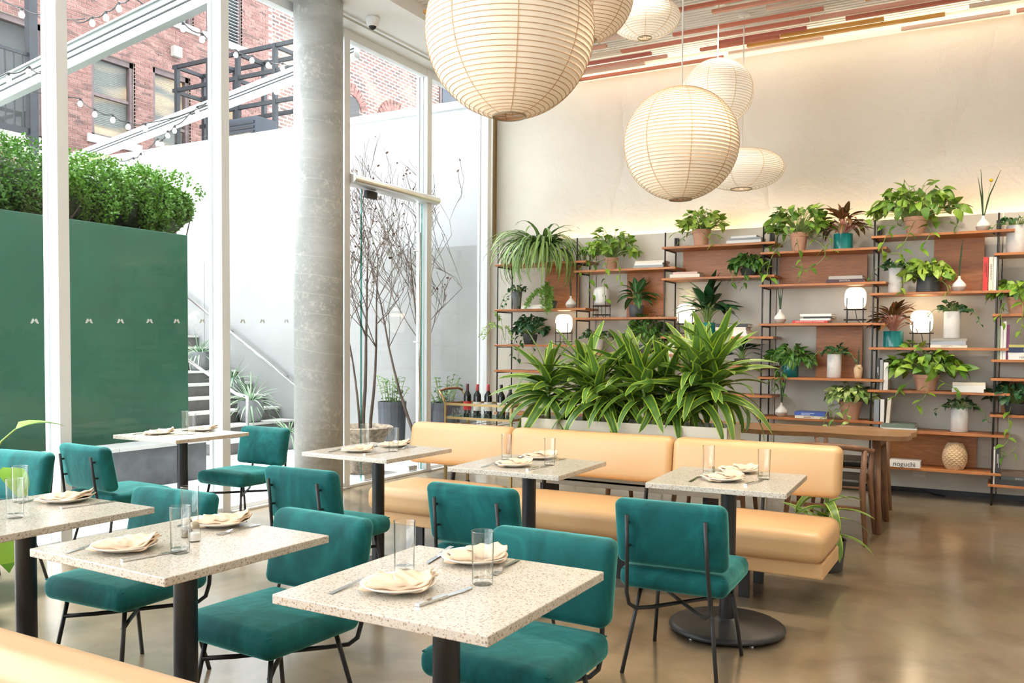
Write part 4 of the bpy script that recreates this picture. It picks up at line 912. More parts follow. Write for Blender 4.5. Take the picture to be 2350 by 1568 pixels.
for i, (x, y, cap, lab, txt) in enumerate(((-.20, .03, 'darkfoil', 'redlabel', 'wine bottle with a square red label at the cart end'), (-.08, .02, 'redfoil', 'labelpaper', 'wine bottle with dull red foil and white label'), (.03, .04, 'redfoil', 'labelpaper', 'wine bottle with bright red foil and cream label'), (.17, .05, 'wine', 'labelpaper', 'wine bottle with black foil and white label'), (.28, .03, 'wine', 'labelpaper', 'wine bottle half hidden by the striped foliage'))):
    t = thing('wine_bottle', txt, 'bottle', (-4.32+x, 7.15+y, .727), R_(0, 1), 'wine bottles on the bar cart'); inst('glass', bot, t); bcap.build('foil', M[cap], t, True); blab.build('label', M[lab], t, True)
goblet = MB().lathe([(0, 0), (.028, .0), (.033, .03), (.026, .07), (.024, .078)], 18).mesh('bowl'); goblet.materials.append(M['tumbler']); goblet.polygons.foreach_set('use_smooth', [True]*len(goblet.polygons))
for i, nth in enumerate(('first', 'second', 'third', 'fourth', 'fifth', 'sixth', 'seventh', 'eighth', 'ninth')):
    o = inst('stemless_glass', goblet, loc=(-4.32-.235+i*.073, 7.15-.13-.02*(i % 2), .727)); tag(o, '%s small clear glass from the cart handle in the front row' % nth, 'glass', 'row of small glasses on the bar cart')
# ---------------------------------------------------------------- live edge table and wooden chairs
t = thing('wooden_table', 'long live edge wooden table in front of the shelves', 'table', (0, 0, 0))
random.seed(71); x0, x1, y0, y1 = -3.25, -.56, 6.95, 7.58; n = 30; top = []
fr = [(x0+(x1-x0)*i/n, y0+.025*sin(i*.9)+R_(-.008, .008)) for i in range(n+1)]; bk = [(x1-(x1-x0)*i/n-(.0), y1+.02*sin(i*.7)+R_(-.008, .008)) for i in range(n+1)]
fr[-1] = (x1-.06, fr[-1][1]+.0); P = fr+[(x1-.02, y0+.06), (x1, y0+.2), (x1-.02, y0+.33), (x1+.01, y0+.5)]+bk; k = len(P)
b = MB().add([(x, y, .756) for x, y in P]+[(x+.004*sin(i), y+(.012 if y < 7.2 else -.012), .720) for i, (x, y) in enumerate(P)], [tuple(range(k)), tuple(range(2*k-1, k-1, -1))]+[(i+k, (i+1) % k+k, (i+1) % k, i) for i in range(k)])
b.build('table_top', M['slab'], t)
for x in (-.80, -2.95):
    for y, f in ((7.10, 7.04), (7.42, 7.62)): MB().tube([(x, y, .72), (x+(.03 if x > -1 else -.03), f, 0)], [.032, .02], 10).build('leg', M['walnut'], t, True)
    MB().box(x-.03, x+.03, 7.08, 7.46, .66, .72).build('cross_rail', M['walnut'], t)
def wood_chair(loc, rz, label):
    t = thing('wooden_chair', label, 'chair', loc, rz, group='walnut chairs at the live edge table')
    P = [(-.27, .20, .64), (-.285, -.05, .66), (-.26, -.2, .685), (-.15, -.25, .70), (.15, -.25, .70), (.26, -.2, .685), (.285, -.05, .66), (.27, .20, .64)]; Q = []
    V = [Vector(p) for p in P]
    MB().tube(V, [.014, .017, .02, .022, .022, .02, .017, .014], 10).build('top_rail', M['walnut'], t, True)
    o = rbox(.48, .45, .05, .02, 5, puff=.004).build('seat', M['black'], t, True, loc=(0, 0, .44)); weld(o)
    MB().box(-.24, .24, -.22, .22, .40, .42).build('seat_frame', M['walnut'], t, bevel=.006)
    for x in (-1, 1):
        MB().tube([(x*.26, -.2, .68), (x*.25, -.215, .42), (x*.285, -.25, 0)], [.018, .023, .014], 10).build('leg', M['walnut'], t, True)
        MB().tube([(x*.265, .19, .64), (x*.25, .2, .42), (x*.285, .25, 0)], [.015, .022, .014], 10).build('leg', M['walnut'], t, True)
    MB().box(-.24, .24, -.21, -.19, .24, .27).build('stretcher', M['walnut'], t)
wood_chair((-1.08, 6.80, 0), 0, 'walnut chair tucked under the live edge table, behind the banquette end')
wood_chair((-1.95, 6.80, 0), .05, 'walnut chair half hidden behind the planter')
wood_chair((-1.08, 7.92, 0), pi, 'walnut chair on the shelf side of the live edge table')
# ---------------------------------------------------------------- paper lanterns
def lantern(loc, r, rz, nr, label, mat, rib, oval=None, cordtop=4.57):
    t = thing('paper_lantern', label, 'lantern', loc, R_(0, 1), 'paper lanterns'); hz = rz
    n = nr; prof = []; a0 = .2; shape = lambda u: oval(u) if oval else None
    def pt(u):                                                                   # u from 0 (bottom) to 1 (top)
        a = -pi/2+a0+(pi-2*a0)*u; return (r*cos(a), hz*sin(a)) if not oval else (r*(max(cos(a), 0)**oval), hz*sin(a))
    for i in range(n):
        u0, u1 = i/n, (i+1)/n
        for k in range(4):
            rr, z = pt(u0+(u1-u0)*k/4); prof.append((rr*(1-.006*sin(pi*k/4)*1.2), z))
    prof.append(pt(1)); MB().lathe(prof, 56).build('shade', mat, t, True)
    rb = MB()
    for i in range(n+1):
        rr, z = pt(i/n); rb.tube([(rr*cos(2*pi*k/40), rr*sin(2*pi*k/40), z) for k in range(41)], .0028*max(.8, r/.4)**.3, 4, False)
    rb.build('ribs', rib, t)
    for k in range(8):
        a = 2*pi*k/8+.3; MB().tube([(pt(i/16)[0]*cos(a)*.998, pt(i/16)[0]*sin(a)*.998, pt(i/16)[1]) for i in range(17)], .0030, 4, False).build('seam', rib, t)
    r0, z0 = pt(0); wr = MB().tube([(r0*cos(2*pi*k/32), r0*sin(2*pi*k/32), z0-.006) for k in range(33)], .0045, 5, False); wr.tube([(-r0, 0, z0-.004), (-.02, 0, z0-.004), (-.02, 0, z0+.03), (.02, 0, z0+.03), (.02, 0, z0-.004), (r0, 0, z0-.004)], .0035, 5); wr.build('wire_ring', M['bronze'], t)
    r1, z1 = pt(1); MB().tube([(0, 0, z1-.02), (0, 0, cordtop-loc[2])], .006, 6).build('cord', M['cord'], t)
    MB().lathe([(0, cordtop-loc[2]), (.06, cordtop-loc[2]), (.06, cordtop-.02-loc[2]), (0, cordtop-.03-loc[2])], 20).build('canopy', M['white'], t)
    MB().tube([(r1*cos(2*pi*k/24), r1*sin(2*pi*k/24), z1) for k in range(25)], .004, 5, False).build('top_ring', M['bronze'], t)
    return t
lantern((-2.602, 4.586, 3.283), .505, .51, 46, 'largest round paper lantern hanging highest over the tables', M['paper'], M['rib'])
lantern((-2.75, 6.03, 4.03), .34, .34, 34, 'round paper lantern cut by the frame behind the largest one', M['paper'], M['rib'])
lantern((-2.74, 7.19, 4.36-.12), .30, .17, 26, 'bright shallow paper lantern close to the ceiling battens', M['paperlit'], M['riblit'])
lantern((-2.018, 6.042, 2.85), .405, .395, 44, 'round paper lantern hanging low before the plaster wall', M['paper'], M['rib'])
lantern((-2.325, 7.972, 3.746), .325, .30, 36, 'bright round paper lantern behind the low hanging one', M['paperlit'], M['riblit'])
lantern((-2.191, 8.364, 3.104), .395, .185, 30, 'flattened oval paper lantern nearest the shelves', M['paperlit'], M['riblit'], .85)
# ---------------------------------------------------------------- coloured ceiling battens
random.seed(83)
t = thing('ceiling_battens', 'coloured wooden battens hung in rows below the white ceiling', 'ceiling battens')
BC = [pm('batten_%s' % n, c, .55) for n, c in (('terracotta', (.50, .16, .10)), ('rose', (.62, .30, .22)), ('blush', (.66, .47, .38)), ('ochre', (.56, .28, .05)), ('sand', (.64, .52, .40)), ('brick_red', (.40, .10, .07)))]
bmesh_ = [MB().box(-.5, .5, -.022, .022, 0, .028) for c in BC]; bms = []
for c, b in zip(BC, bmesh_): me = b.mesh('batten'); me.materials.append(c); bms.append(me)
hook = MB().tube([(.012*cos(k*pi/4), 0, .04+.012*sin(k*pi/4)) for k in range(9)], .0025, 4, False).tube([(0, 0, .05), (0, 0, .10)], .002, 4).mesh('hook'); hook.materials.append(M['steel'])
y = 9.12; row = 0
while y > 5.6:
    x = -4.7+R_(0, .6)
    while x < 2.2:
        ln = R_(.7, 2.0)
        o = inst('batten', random.choice(bms), t, Matrix.Translation((x+ln/2, y+R_(-.02, .02), 4.44+R_(-.015, .015))) @ Matrix.Diagonal((ln, 1, 1, 1)))
        if y > 7.2:
            for e in (.08, .92): inst('hook', hook, t, loc=(x+ln*e, o.location.y, 4.455))
        x += ln+random.choice((.01, .05, .35, .7, 1.1))
    y -= R_(.11, .21); row += 1
# ---------------------------------------------------------------- shelving on the back wall
UX = [-5.19, -4.16, -3.13, -2.10, -1.06, -.035, .995]
SH = {1: [2.364, 1.836, 1.423, 1.121, .62], 2: [2.256, 1.727, 1.33, .93], 3: [2.468, 2.137, 1.519, 1.222, .924], 4: [2.365, 2.039, 1.649, 1.112, .711], 5: [2.47, 1.931, 1.417, 1.014, .639, .294], 6: [2.263, 1.722, 1.315, 1.147, .822, .195]}
sh = thing('shelving_unit', 'black steel ladder shelving with staggered cherry wood shelves', 'shelving')
for x in UX:
    MB().tube([(x, 8.90, 0), (x, 8.90, 2.62)], .0085, 8).build('upright', M['black'], sh, True)
    MB().tube([(x, 9.25, 0), (x, 9.25, 2.60)], .0085, 8).build('upright', M['black'], sh, True)
    MB().box(x-.02, x+.02, 9.25, 9.30, 2.50, 2.60).build('wall_bracket', M['black'], sh)
smesh = MB().box(-.59, .59, -.18, .18, -.024, 0).mesh('shelf'); smesh.materials.append(M['shelfwood'])
for bay, zs_ in SH.items():
    xa = UX[bay-1]
    for z in zs_:
        o = inst('shelf', smesh, sh, loc=(xa+.56, 9.06, z)); bv = o.modifiers.new('bevel', 'BEVEL'); bv.width = .002; bv.segments = 1
        for x in (xa, UX[bay]): MB().bar((x, 8.90, z-.032), (x, 9.25, z-.032), .012, .012).build('cross_bar', M['black'], sh)
for (bay, i, xa, xb) in ((1, 0, -4.73, -4.29), (2, 0, -3.69, -3.26), (3, 0, -3.04, -2.2), (4, 0, -2.01, -1.16), (4, 2, -1.63, -1.19), (5, 0, -.57, -.147), (5, 4, -1.0, -.166), (6, 3, .02, .86)):
    MB().box(-(xb-xa)/2, (xb-xa)/2, 0, .018, 0, SH[bay][i]-.024-SH[bay][i+1]).build('back_panel', M['shelfwood'], sh, loc=((xa+xb)/2, 9.225, SH[bay][i+1]))
SY = 9.03
def Z(b, i): return SH[b][i-1]
# ---- books
BKC = {}
def bmat(c):
    if c not in BKC: BKC[c] = pm('book_cover', c, .5)
    return BKC[c]
W_, CR, GY, DK, RD, BL, GN, TN, PK, PL = (.72, .71, .68), (.70, .63, .52), (.30, .31, .31), (.035, .036, .04), (.55, .03, .025), (.05, .10, .38), (.16, .20, .16), (.42, .32, .22), (.62, .42, .36), (.16, .03, .10)
def title(parent, txt, size, colr, M4):
    if txt == '#':                                                                # lettering too small to read: two printed lines
        b = MB(); [b.box(-size*3.4, -size*3.4+size*w_, y_*size-size*.11, y_*size+size*.11, 0, .0004) for y_, w_ in ((.25, 5.2), (-.25, 3.6))]; b.build('print_line', bmat(colr), parent).matrix_basis = M4; return
    if txt[0] == '~': txt = txt[1:]; M4 = M4 @ Matrix.Rotation(pi, 4, 'Z')        # printed upside down
    c = bpy.data.curves.new('title', 'FONT'); c.body = txt; c.size = size; c.align_x = 'CENTER'; c.align_y = 'CENTER'; c.materials.append(bmat(colr)); c.extrude = .0003
    tmp = link(bpy.data.objects.new('title', c)); dg = bpy.context.evaluated_depsgraph_get(); me = bpy.data.meshes.new_from_object(tmp.evaluated_get(dg)); bpy.data.objects.remove(tmp)
    inst('title', me, parent, M4)
SPINE = Matrix(((1, 0, 0, 0), (0, 0, -1, 0), (0, 1, 0, 0), (0, 0, 0, 1)))        # text reading along +X, facing -Y
def flatbook(xc, z, L_, th, c, label, d=.22, rz=0, y=8.99, txt=None, tc=(.02, .02, .02), grp='books lying flat on the shelves', ts=None):
    t = thing('book', label, 'book', (xc, y, z), rz, grp); h = L_/2
    b = MB(); b.box(-h, h, -d/2, d/2, 0, .003).box(-h, h, -d/2, d/2, th-.003, th).box(-h, h, -d/2, -d/2+.003, .003, th-.003); b.build('cover', bmat(c), t)
    MB().box(-h+.004, h-.004, -d/2+.004, d/2-.005, .003, th-.003).build('pages', M['page'], t)
    if txt: title(t, txt, ts or th*.7, tc, Matrix.Translation((0, -d/2-.0006, th/2)) @ SPINE)
    return z+th
def upbook(x, z, w, h, c, label, d=.20, lean=0, txt=None, tc=(.02, .02, .02), y=9.0, grp='books standing on the shelves', ts=None):
    t = thing('book', label, 'book', (x, y, z), 0, grp); t.rotation_euler = (0, lean, 0)
    b = MB(); b.box(-w/2, -w/2+.003, -d/2, d/2, 0, h).box(w/2-.003, w/2, -d/2, d/2, 0, h).box(-w/2+.003, w/2-.003, -d/2, -d/2+.003, 0, h); b.build('cover', bmat(c), t)
    MB().box(-w/2+.003, w/2-.003, -d/2+.004, d/2-.006, .003, h-.004).build('pages', M['page'], t)
    if txt: title(t, txt, ts or w*.62, tc, Matrix.Translation((0, -d/2-.0006, h*.55)) @ SPINE @ Matrix.Rotation(-pi/2, 4, 'Z'))
def pile(bay, i, xa, xb, rows, dz=0):
    z = Z(bay, i)+dz
    for (k0, k1, th, c, lab, *o) in rows:
        w = xb-xa; txt = o[0] if o else None; tc = o[1] if len(o) > 1 else (.03, .03, .03)
        z = flatbook(xa+w*(k0+k1)/2, z, w*(k1-k0), th, c, lab, rz=R_(-.04, .04), txt=txt, tc=tc)
random.seed(97)
pile(1, 2, -4.86, -4.54, ((0, 1, .024, W_, 'white book under the feathery fern'), (.05, .95, .022, CR, 'cream book topping the pair under the feathery fern')))
pile(2, 1, -3.48, -3.14, ((0, 1, .026, GY, 'grey book at the bottom of the pile next to the split leaf plant'), (.03, .95, .022, W_, 'white book in the middle of the pile next to the split leaf plant'), (.05, 1.0, .024, CR, 'cream book topping the pile next to the split leaf plant')))
pile(3, 1, -2.47, -2.12, ((0, 1, .028, W_, 'thick white book at the bottom of the top shelf pile'), (.05, 1, .022, GY, 'grey book in the top shelf pile'), (.14, .88, .022, W_, 'short white book topping the top shelf pile')))
pile(3, 2, -3.07, -2.74, ((0, .97, .034, CR, 'thick cream book lying beside the wood back panel'), (.1, .9, .024, PK, 'pinkish book on top of the thick cream one')))
pile(3, 3, -2.57, -2.24, ((0, 1, .030, W_, 'lowest white book beside the teal pot'), (.03, .98, .034, W_, 'second white book beside the teal pot'), (0, .95, .030, CR, 'cream book in the stack beside the teal pot'), (.02, 1, .036, DK, 'dark book topping the stack beside the teal pot', '#', (.6, .6, .6))))
pile(4, 2, -1.49, -1.15, ((0, 1, .032, (.06, .02, .03), 'dark book reading EXOTICA below a grey one', 'EXOTICA', (.6, .55, .5)), (.08, .98, .030, (.36, .33, .30), 'grey book lying on the dark EXOTICA book')))
pile(4, 3, -1.80, -1.42, ((0, .88, .026, RD, 'red book under the pile beside the lit lamp', 'JORDAN WOLFSON CALIFORNIA', (.75, .6, .55)), (.2, .95, .02, W_, 'white book on the red one'), (.28, 1.0, .02, DK, 'dark thin book in the pile beside the lit lamp'), (.2, .98, .024, W_, 'white book topping the pile beside the lit lamp')))
pile(4, 5, -1.76, -1.46, ((0, 1, .028, CR, 'cream book below the blue one', '#', (.2, .1, .05)), (0, .97, .034, BL, 'blue book near the terracotta pothos pot', '#', (.5, .6, .7))))
pile(5, 3, -.56, -.26, ((0, 1, .026, CR, 'cream book lowest under the tall ivy cylinder', '#', (.3, .25, .2)), (.02, .98, .034, (.34, .36, .40), 'grey blue book in the middle under the tall ivy cylinder'), (.03, .99, .024, (.30, .28, .24), 'brown grey book directly under the tall ivy cylinder')))
pile(5, 4, -.37, -.10, ((0, .95, .032, W_, 'white book lowest in the pile of three white books'), (.02, 1, .030, W_, 'white book midway in the pile of three white books'), (0, .98, .026, CR, 'off white book topping the pile of white books')))
pile(5, 5, -.96, -.66, ((0, 1, .022, W_, 'thin white binder under the sage green book'), (0, .95, .040, GN, 'sage green book lying on a white binder')))
flatbook(-.755, Z(5, 6), .27, .058, W_, 'thick white book with bold black lettering on the lowest shelf', .24, txt='noguchi', tc=(.01, .01, .01), ts=.062)
pile(6, 3, .065, .36, ((0, 1, .038, W_, 'white book with dark capitals at the bottom below the navy one', 'MAKOS EV', (.1, .1, .1)), (.0, 1, .026, W_, 'plain white book in the pile below the ballet book'), (.0, 1, .045, (.02, .035, .09), 'navy book reading Ballet', 'Ballet', (.7, .6, .4)), (.02, 1, .024, (.5, .45, .12), 'yellow green book topping the navy one')))
pile(6, 6, .03, .33, ((0, 1, .048, DK, 'thick charcoal book lowest beside the upright pair'), (.02, 1, .034, (.06, .075, .075), 'dark slate book in the low pile', '~LYONS', (.5, .5, .5)), (.02, 1, .034, (.14, .09, .06), 'brown photo book topping the low pile')))
for (bay, i, rows) in ((5, 2, ((-.128, .040, .30, RD, 'tall red book standing at the shelf end', '#', (.1, .02, .02)), (-.086, .034, .30, CR, 'cream book with vertical black lettering standing next to the red one', 'INGE MORATH', (.05, .05, .05)), (-.052, .028, .30, W_, 'slim white book standing against the upright'))),
    (5, 4, ((-1.005, .024, .30, DK, 'black book standing at the shelf start', '#', (.5, .5, .5)), (-.975, .026, .285, GY, 'grey book standing between black and white ones'), (-.935, .040, .26, W_, 'white book with a dark cover picture standing with its face turned'))),
    (5, 5, ((-1.01, .045, .28, (.22, .25, .28), 'blue grey book standing above the wooden table'), (-.96, .034, .285, W_, 'white book standing above the wooden table'), (-.915, .032, .30, CR, 'leaning cream book standing above the wooden table'))),
    (6, 3, ((-.01, .018, .30, (.2, .24, .16), 'thin green book standing on the edge shelf'), (.012, .02, .30, W_, 'white and red book standing on the edge shelf'), (.036, .022, .34, W_, 'tall white book standing on the edge shelf'), (.062, .022, .31, PL, 'purple book standing on the edge shelf'))),
    (6, 6, ((-.028, .03, .335, W_, 'slim white book standing beside the dark pile'), (.01, .038, .35, DK, 'black and white book standing beside the dark pile', '#', (.6, .6, .6)))),
    (3, 4, ((-3.07, .03, .26, W_, 'white book standing behind the dracaenas'), (-3.03, .04, .27, CR, 'cream book standing behind the dracaenas')))):
    for r in rows: upbook(r[0], Z(bay, i), r[1], r[2], r[3], r[4], txt=r[5] if len(r) > 5 else None, tc=r[6] if len(r) > 6 else (.02,)*3, lean=.06 if 'leaning' in r[4] else 0)
# ---- table lamps: opal shade in a wire stand
def shelf_lamp(x, z, label, on=True, y=9.05, s=1.0):
    t = thing('table_lamp', label, 'lamp', (x, y, z), R_(0, .4), 'opal glass lamps on wire stands'); r = .100*s; h = .215*s; z0 = .135*s; prof = []
    for k in range(17):
        a = -pi/2+pi*k/16; prof.append((max(.0, r*abs(cos(a))**.5), z0+h/2+h/2*(abs(sin(a))**.75)*(1 if a > 0 else -1)))
    MB().lathe(prof, 28).build('shade', M['lampon'] if on else M['lampoff'], t, True)
    for k in range(4): a = pi/4+pi/2*k; MB().tube([(r*1.03*cos(a), r*1.03*sin(a), 0), (r*1.03*cos(a), r*1.03*sin(a), z0+h*.52)], .0045, 6).build('stand_rod', M['black'], t)
    for zz in (z0, .035): MB().tube([(r*1.03*cos(2*pi*k/24), r*1.03*sin(2*pi*k/24), zz) for k in range(25)], .0045, 5, False).build('stand_ring', M['black'], t)
    MB().tube([(0, 0, z0+.005), (.01, -.02, z0-.05), (.02, -.05, .03), (.05, -.06, .006)], .004, 5).build('cord', M['blackcord'], t)
    if on:
        l = bpy.data.lights.new('lamp_glow', 'POINT'); l.energy = 3.0; l.color = (1, .76, .45); l.shadow_soft_size = .09; o = link(bpy.data.objects.new('lamp_glow', l)); o.parent = t; o.location = (0, -.0, z0+h+.03)
shelf_lamp(-4.39, Z(1, 3), 'lit opal lamp on the shelf near the window')
shelf_lamp(-3.92, Z(2, 2), 'unlit opal lamp under the split leaf plant', False)
shelf_lamp(-2.94, Z(3, 3), 'lit opal lamp half hidden by a dark leafed plant')
shelf_lamp(-1.24, Z(4, 3), 'lit opal lamp at the end of the book shelf')
shelf_lamp(-.65, Z(5, 3), 'lit opal lamp between the bronze plant and the tall cylinder')
# ---- vases with reeds
def vase(x, z, label, rd, two=True, beige=False, flower=False):
    t = thing('bud_vase', label, 'vase', (x, 8.98, z), R_(0, 3), 'round bud vases with reeds')
    P = [(0, 0), (.030, 0), (.052, .02), (.060, .045), (.055, .07), (.032, .095), (.015, .115), (.011, .135), (.013, .142), (.009, .141)]
    if beige: P = [(0, 0), (.03, 0), (.034, .02), (.041, .07), (.042, .10), (.03, .125), (.026, .135), (.022, .133)]
    MB().lathe(P, 28).build('body', M['rope'] if beige else M['ceramic'], t, True)
    if two: MB().lathe([(r+.0012, q) for r, q in P[1:4]], 28).build('glazed_band', M['ceramic2'], t, True)
    reeds(t, rd, P[-1][1])
    if flower:
        MB().tube([(0, 0, .1), (.03, -.01, .3), (.055, -.01, .44)], .0018, 4).build('flower_stem', M['stem'], t); MB().lathe([(0, -.016), (.012, -.011), (.017, 0), (.012, .011), (0, .016)], 12, (.055, -.01, .455)).build('flower', M['yellow'], t, True)
vase(-4.27, Z(1, 2), 'small bud vase with two reeds near the spider plant', ((.01, 0, .24), (-.005, .01, .18), (.03, 0, .2)))
vase(-1.94, Z(4, 3), 'two tone bud vase with three reeds beside the red book', ((-.03, 0, .24), (.0, .01, .20), (.03, 0, .22)))
vase(-1.91, Z(4, 5), 'two tone bud vase with tall reeds on the low shelf', ((-.02, 0, .30), (.02, 0, .32), (.05, 0, .28)))
vase(-.16, Z(5, 1), 'white bud vase with tall reeds and a yellow ball flower', ((-.03, 0, .42), (.13, 0, .40), (-.05, .01, .35)), True, False, True)
vase(-.34, Z(5, 2), 'two tone bud vase with one reed beside the standing books', ((-.04, 0, .34), (-.02, 0, .28)))
vase(-1.19, Z(4, 4), 'slim beige vase with a dark reed beside the ivy cylinder', ((.01, 0, .17), (.02, .01, .15)), False, True)
# ---- pots on shelves
random.seed(101)
def plant(name, label, x, z, y=SY): return thing(name, label, 'potted plant', (x, y, z), 0, 'potted plants on the shelves')
def terra(t, r=.075, h=.135): pot(t, M['terracotta'], r*.72, r, h, rim=[(0, 0), (r*.72, 0), (r*.95, h*.78), (r*1.02, h*.79), (r*1.04, h), (r*.92, h), (r*.92, h*.9)])
def cyl(t, mat, r, h): pot(t, mat, r, r, h)
# bay 1
t = plant('spider_plant', 'arching spider plant spilling over the top shelf near the window', -4.66, Z(1, 1), 8.99); pot(t, M['whitepot'], .07, .09, .13)
for i in range(210):
    a = 2*pi*i*.618; e = R_(.75, 1.45); d = Vector((cos(a)*cos(e), min(-.05, sin(a)*.9-.25)*cos(e), sin(e))); put_leaf('spider', t, (cos(a)*.03, sin(a)*.03, .12), d, R_(.5, .85), roll=R_(-.3, .3))
t = plant('potted_ivy', 'trailing ivy in a tapered grey planter near the window', -5.0, Z(1, 2)); pot(t, M['stonepot'], .045, .062, .21); MB
bushy(t, 'ivy', .21, 22, .10, .07, .045, .6)
for pth in ([(-.04, -.03, .21), (-.12, -.06, .18), (-.17, -.08, .05), (-.2, -.1, -.03)], [(-.05, -.03, .2), (-.1, -.08, .1), (-.13, -.1, -.01)], [(.04, -.05, .2), (.08, -.08, .1), (.06, -.1, .02)]): vine(t, 'ivy', pth, .04, .03)
t = thing('asparagus_fern', 'feathery light green asparagus fern hanging from the second shelf', 'potted plant', (-4.50, 8.98, Z(1, 2))); pot(t, M['darkpot'], .045, .055, .09); b = MB(); st = MB()
for pth in ([(0, 0, .08), (.02, -.12, .2), (.02, -.19, .05), (.03, -.2, -.05)], [(0, 0, .08), (-.06, -.1, .24), (-.18, -.14, .16), (-.26, -.15, .02)], [(0, 0, .08), (-.03, -.12, .26), (-.05, -.18, .15), (-.02, -.2, .0)], [(0, 0, .08), (-.14, -.08, .22), (-.24, -.12, .12), (-.30, -.1, .03)], [(0, 0, .08), (.03, -.1, .25), (.06, -.17, .12), (.07, -.19, -.04)], [(0, 0, .08), (-.02, -.1, .3), (0, -.17, .2), (.02, -.18, .05)]):
    fernfrond(b, pth, 70, .055); st.tube(pth, .002, 4)
b.build('fronds', L['fern'], t)['kind'] = 'stuff'; st.build('stems', M['stem'], t)
t = plant('potted_peperomia', 'dense dark green leafy plant on the third shelf near the window', -4.82, Z(1, 3)); pot(t, M['darkpot'], .07, .09, .12); bushy(t, 'dark', .11, 120, .19, .20, .075, .7, rmin=.1)
for pth in ([(-.08, -.05, .12), (-.15, -.1, .05), (-.17, -.12, -.15)], [(.06, -.08, .12), (.12, -.14, .02), (.13, -.15, -.1)], [(-.02, -.1, .1), (-.05, -.16, -.02), (-.06, -.17, -.2)]): vine(t, 'dark', pth, .07, .035)
t = thing('fern_vase', 'clear glass vase holding drooping fern sprays at the shelf end', 'vase', (-5.14, 9.0, Z(1, 3))); MB().lathe([(0, 0), (.042, 0), (.045, .01), (.045, .09), (.02, .12), (.016, .15), (.02, .16)], 22).build('glass', M['tumbler'], t, True); b = MB(); st = MB()
for pth in ([(0, 0, .02), (-.03, -.02, .2), (-.15, -.05, .22), (-.27, -.06, .05)], [(0, 0, .02), (-.06, 0, .22), (-.2, -.03, .26), (-.34, -.05, .08)], [(0, 0, .02), (.02, -.02, .22), (.1, -.05, .16), (.14, -.05, .05)], [(0, 0, .02), (-.05, -.02, .3), (-.12, -.03, .38)]): fernfrond(b, pth[1:], 26, .05); st.tube(pth, .002, 4)
b.build('fronds', L['fern'], t)['kind'] = 'stuff'; st.build('stems', M['stem'], t)
# bay 2
def split_leaf(label, x, z, rx=.26, up=.24, n=48, vines=(), size=.115, key='pothos', potf=terra):
    n = int(n*1.3); up *= 1.1
    t = plant('split_leaf_philodendron', label, x, z); potf(t); bushy(t, key, .13, n, rx, up, size, .45)
    for v in vines: vine(t, key, v, size*.85, .055)
    return t
split_leaf('split leaf plant in terracotta trailing over the top shelf above the unlit lamp', -3.80, Z(2, 1), .27, .26, 58, ([(-.05, -.06, .12), (-.14, -.16, .05), (-.17, -.2, -.12), (-.14, -.2, -.28)], [(.08, -.08, .12), (.16, -.18, .02), (.2, -.22, -.15)], [(0, -.1, .12), (.02, -.18, 0), (.0, -.2, -.22), (.03, -.2, -.36)], [(-.12, -.05, .12), (-.26, -.12, .1), (-.33, -.14, -.02)]), .11)
t = plant('chinese_evergreen', 'broad leafed plant in a charcoal pot beside the unlit lamp', -3.50, Z(2, 2)); pot(t, M['darkpot'], .072, .085, .135); rosette(t, 'aglao', .13, 20, .15, .21, 1.05)
t = plant('potted_ivy', 'small ivy in a pale pot peeping over the dracaenas', -3.97, Z(2, 3)); pot(t, M['whitepot'], .075, .085, .16); bushy(t, 'ivy', .16, 34, .17, .09, .055, .5)
t = plant('potted_peperomia', 'dark bushy plant rising behind the middle dracaenas', -3.37, Z(2, 3)); pot(t, M['darkpot'], .08, .09, .10); bushy(t, 'brasil', .11, 80, .21, .27, .095, .5, rmin=.1)
# bay 3
t = split_leaf('bright pothos in a terracotta pot on the top shelf below the lanterns', -2.78, Z(3, 1), .22, .22, 62, ([(-.07, -.05, .13), (-.16, -.1, .1), (-.22, -.12, .02)], [(.08, -.05, .13), (.2, -.1, .1), (.27, -.12, .06)], [(.05, -.09, .13), (.14, -.16, .05), (.18, -.18, -.02)], [(-.1, -.05, .14), (-.24, -.08, .16), (-.33, -.08, .1)]), .09, 'poths2', lambda t: terra(t, .095, .175))
t = plant('trailing_philodendron', 'dark striped trailing plant in a low charcoal bowl', -2.27, Z(3, 2)); pot(t, M['darkpot'], .07, .09, .08); bushy(t, 'brasil', .08, 70, .17, .13, .095, .8, rmin=.1)
for pth in ([(-.06, -.06, .08), (-.12, -.15, .03), (-.13, -.18, -.1)], [(.0, -.08, .08), (.0, -.17, 0), (-.01, -.19, -.14)], [(.08, -.06, .08), (.14, -.14, .02), (.16, -.16, -.05)]): vine(t, 'brasil', pth, .085, .035)
t = plant('chinese_evergreen', 'dark lance leafed plant in a teal glazed pot before the lit lamp', -2.70, Z(3, 3)); cyl(t, M['tealglaze'], .085, .145); rosette(t, 'darklance', .14, 30, .24, .26, .95)
t = plant('chinese_evergreen', 'small dark plant in a black bowl partly behind the dracaenas', -2.33, Z(3, 4)); pot(t, M['darkpot'], .06, .08, .07); rosette(t, 'darklance', .06, 16, .14, .17, 1.1)
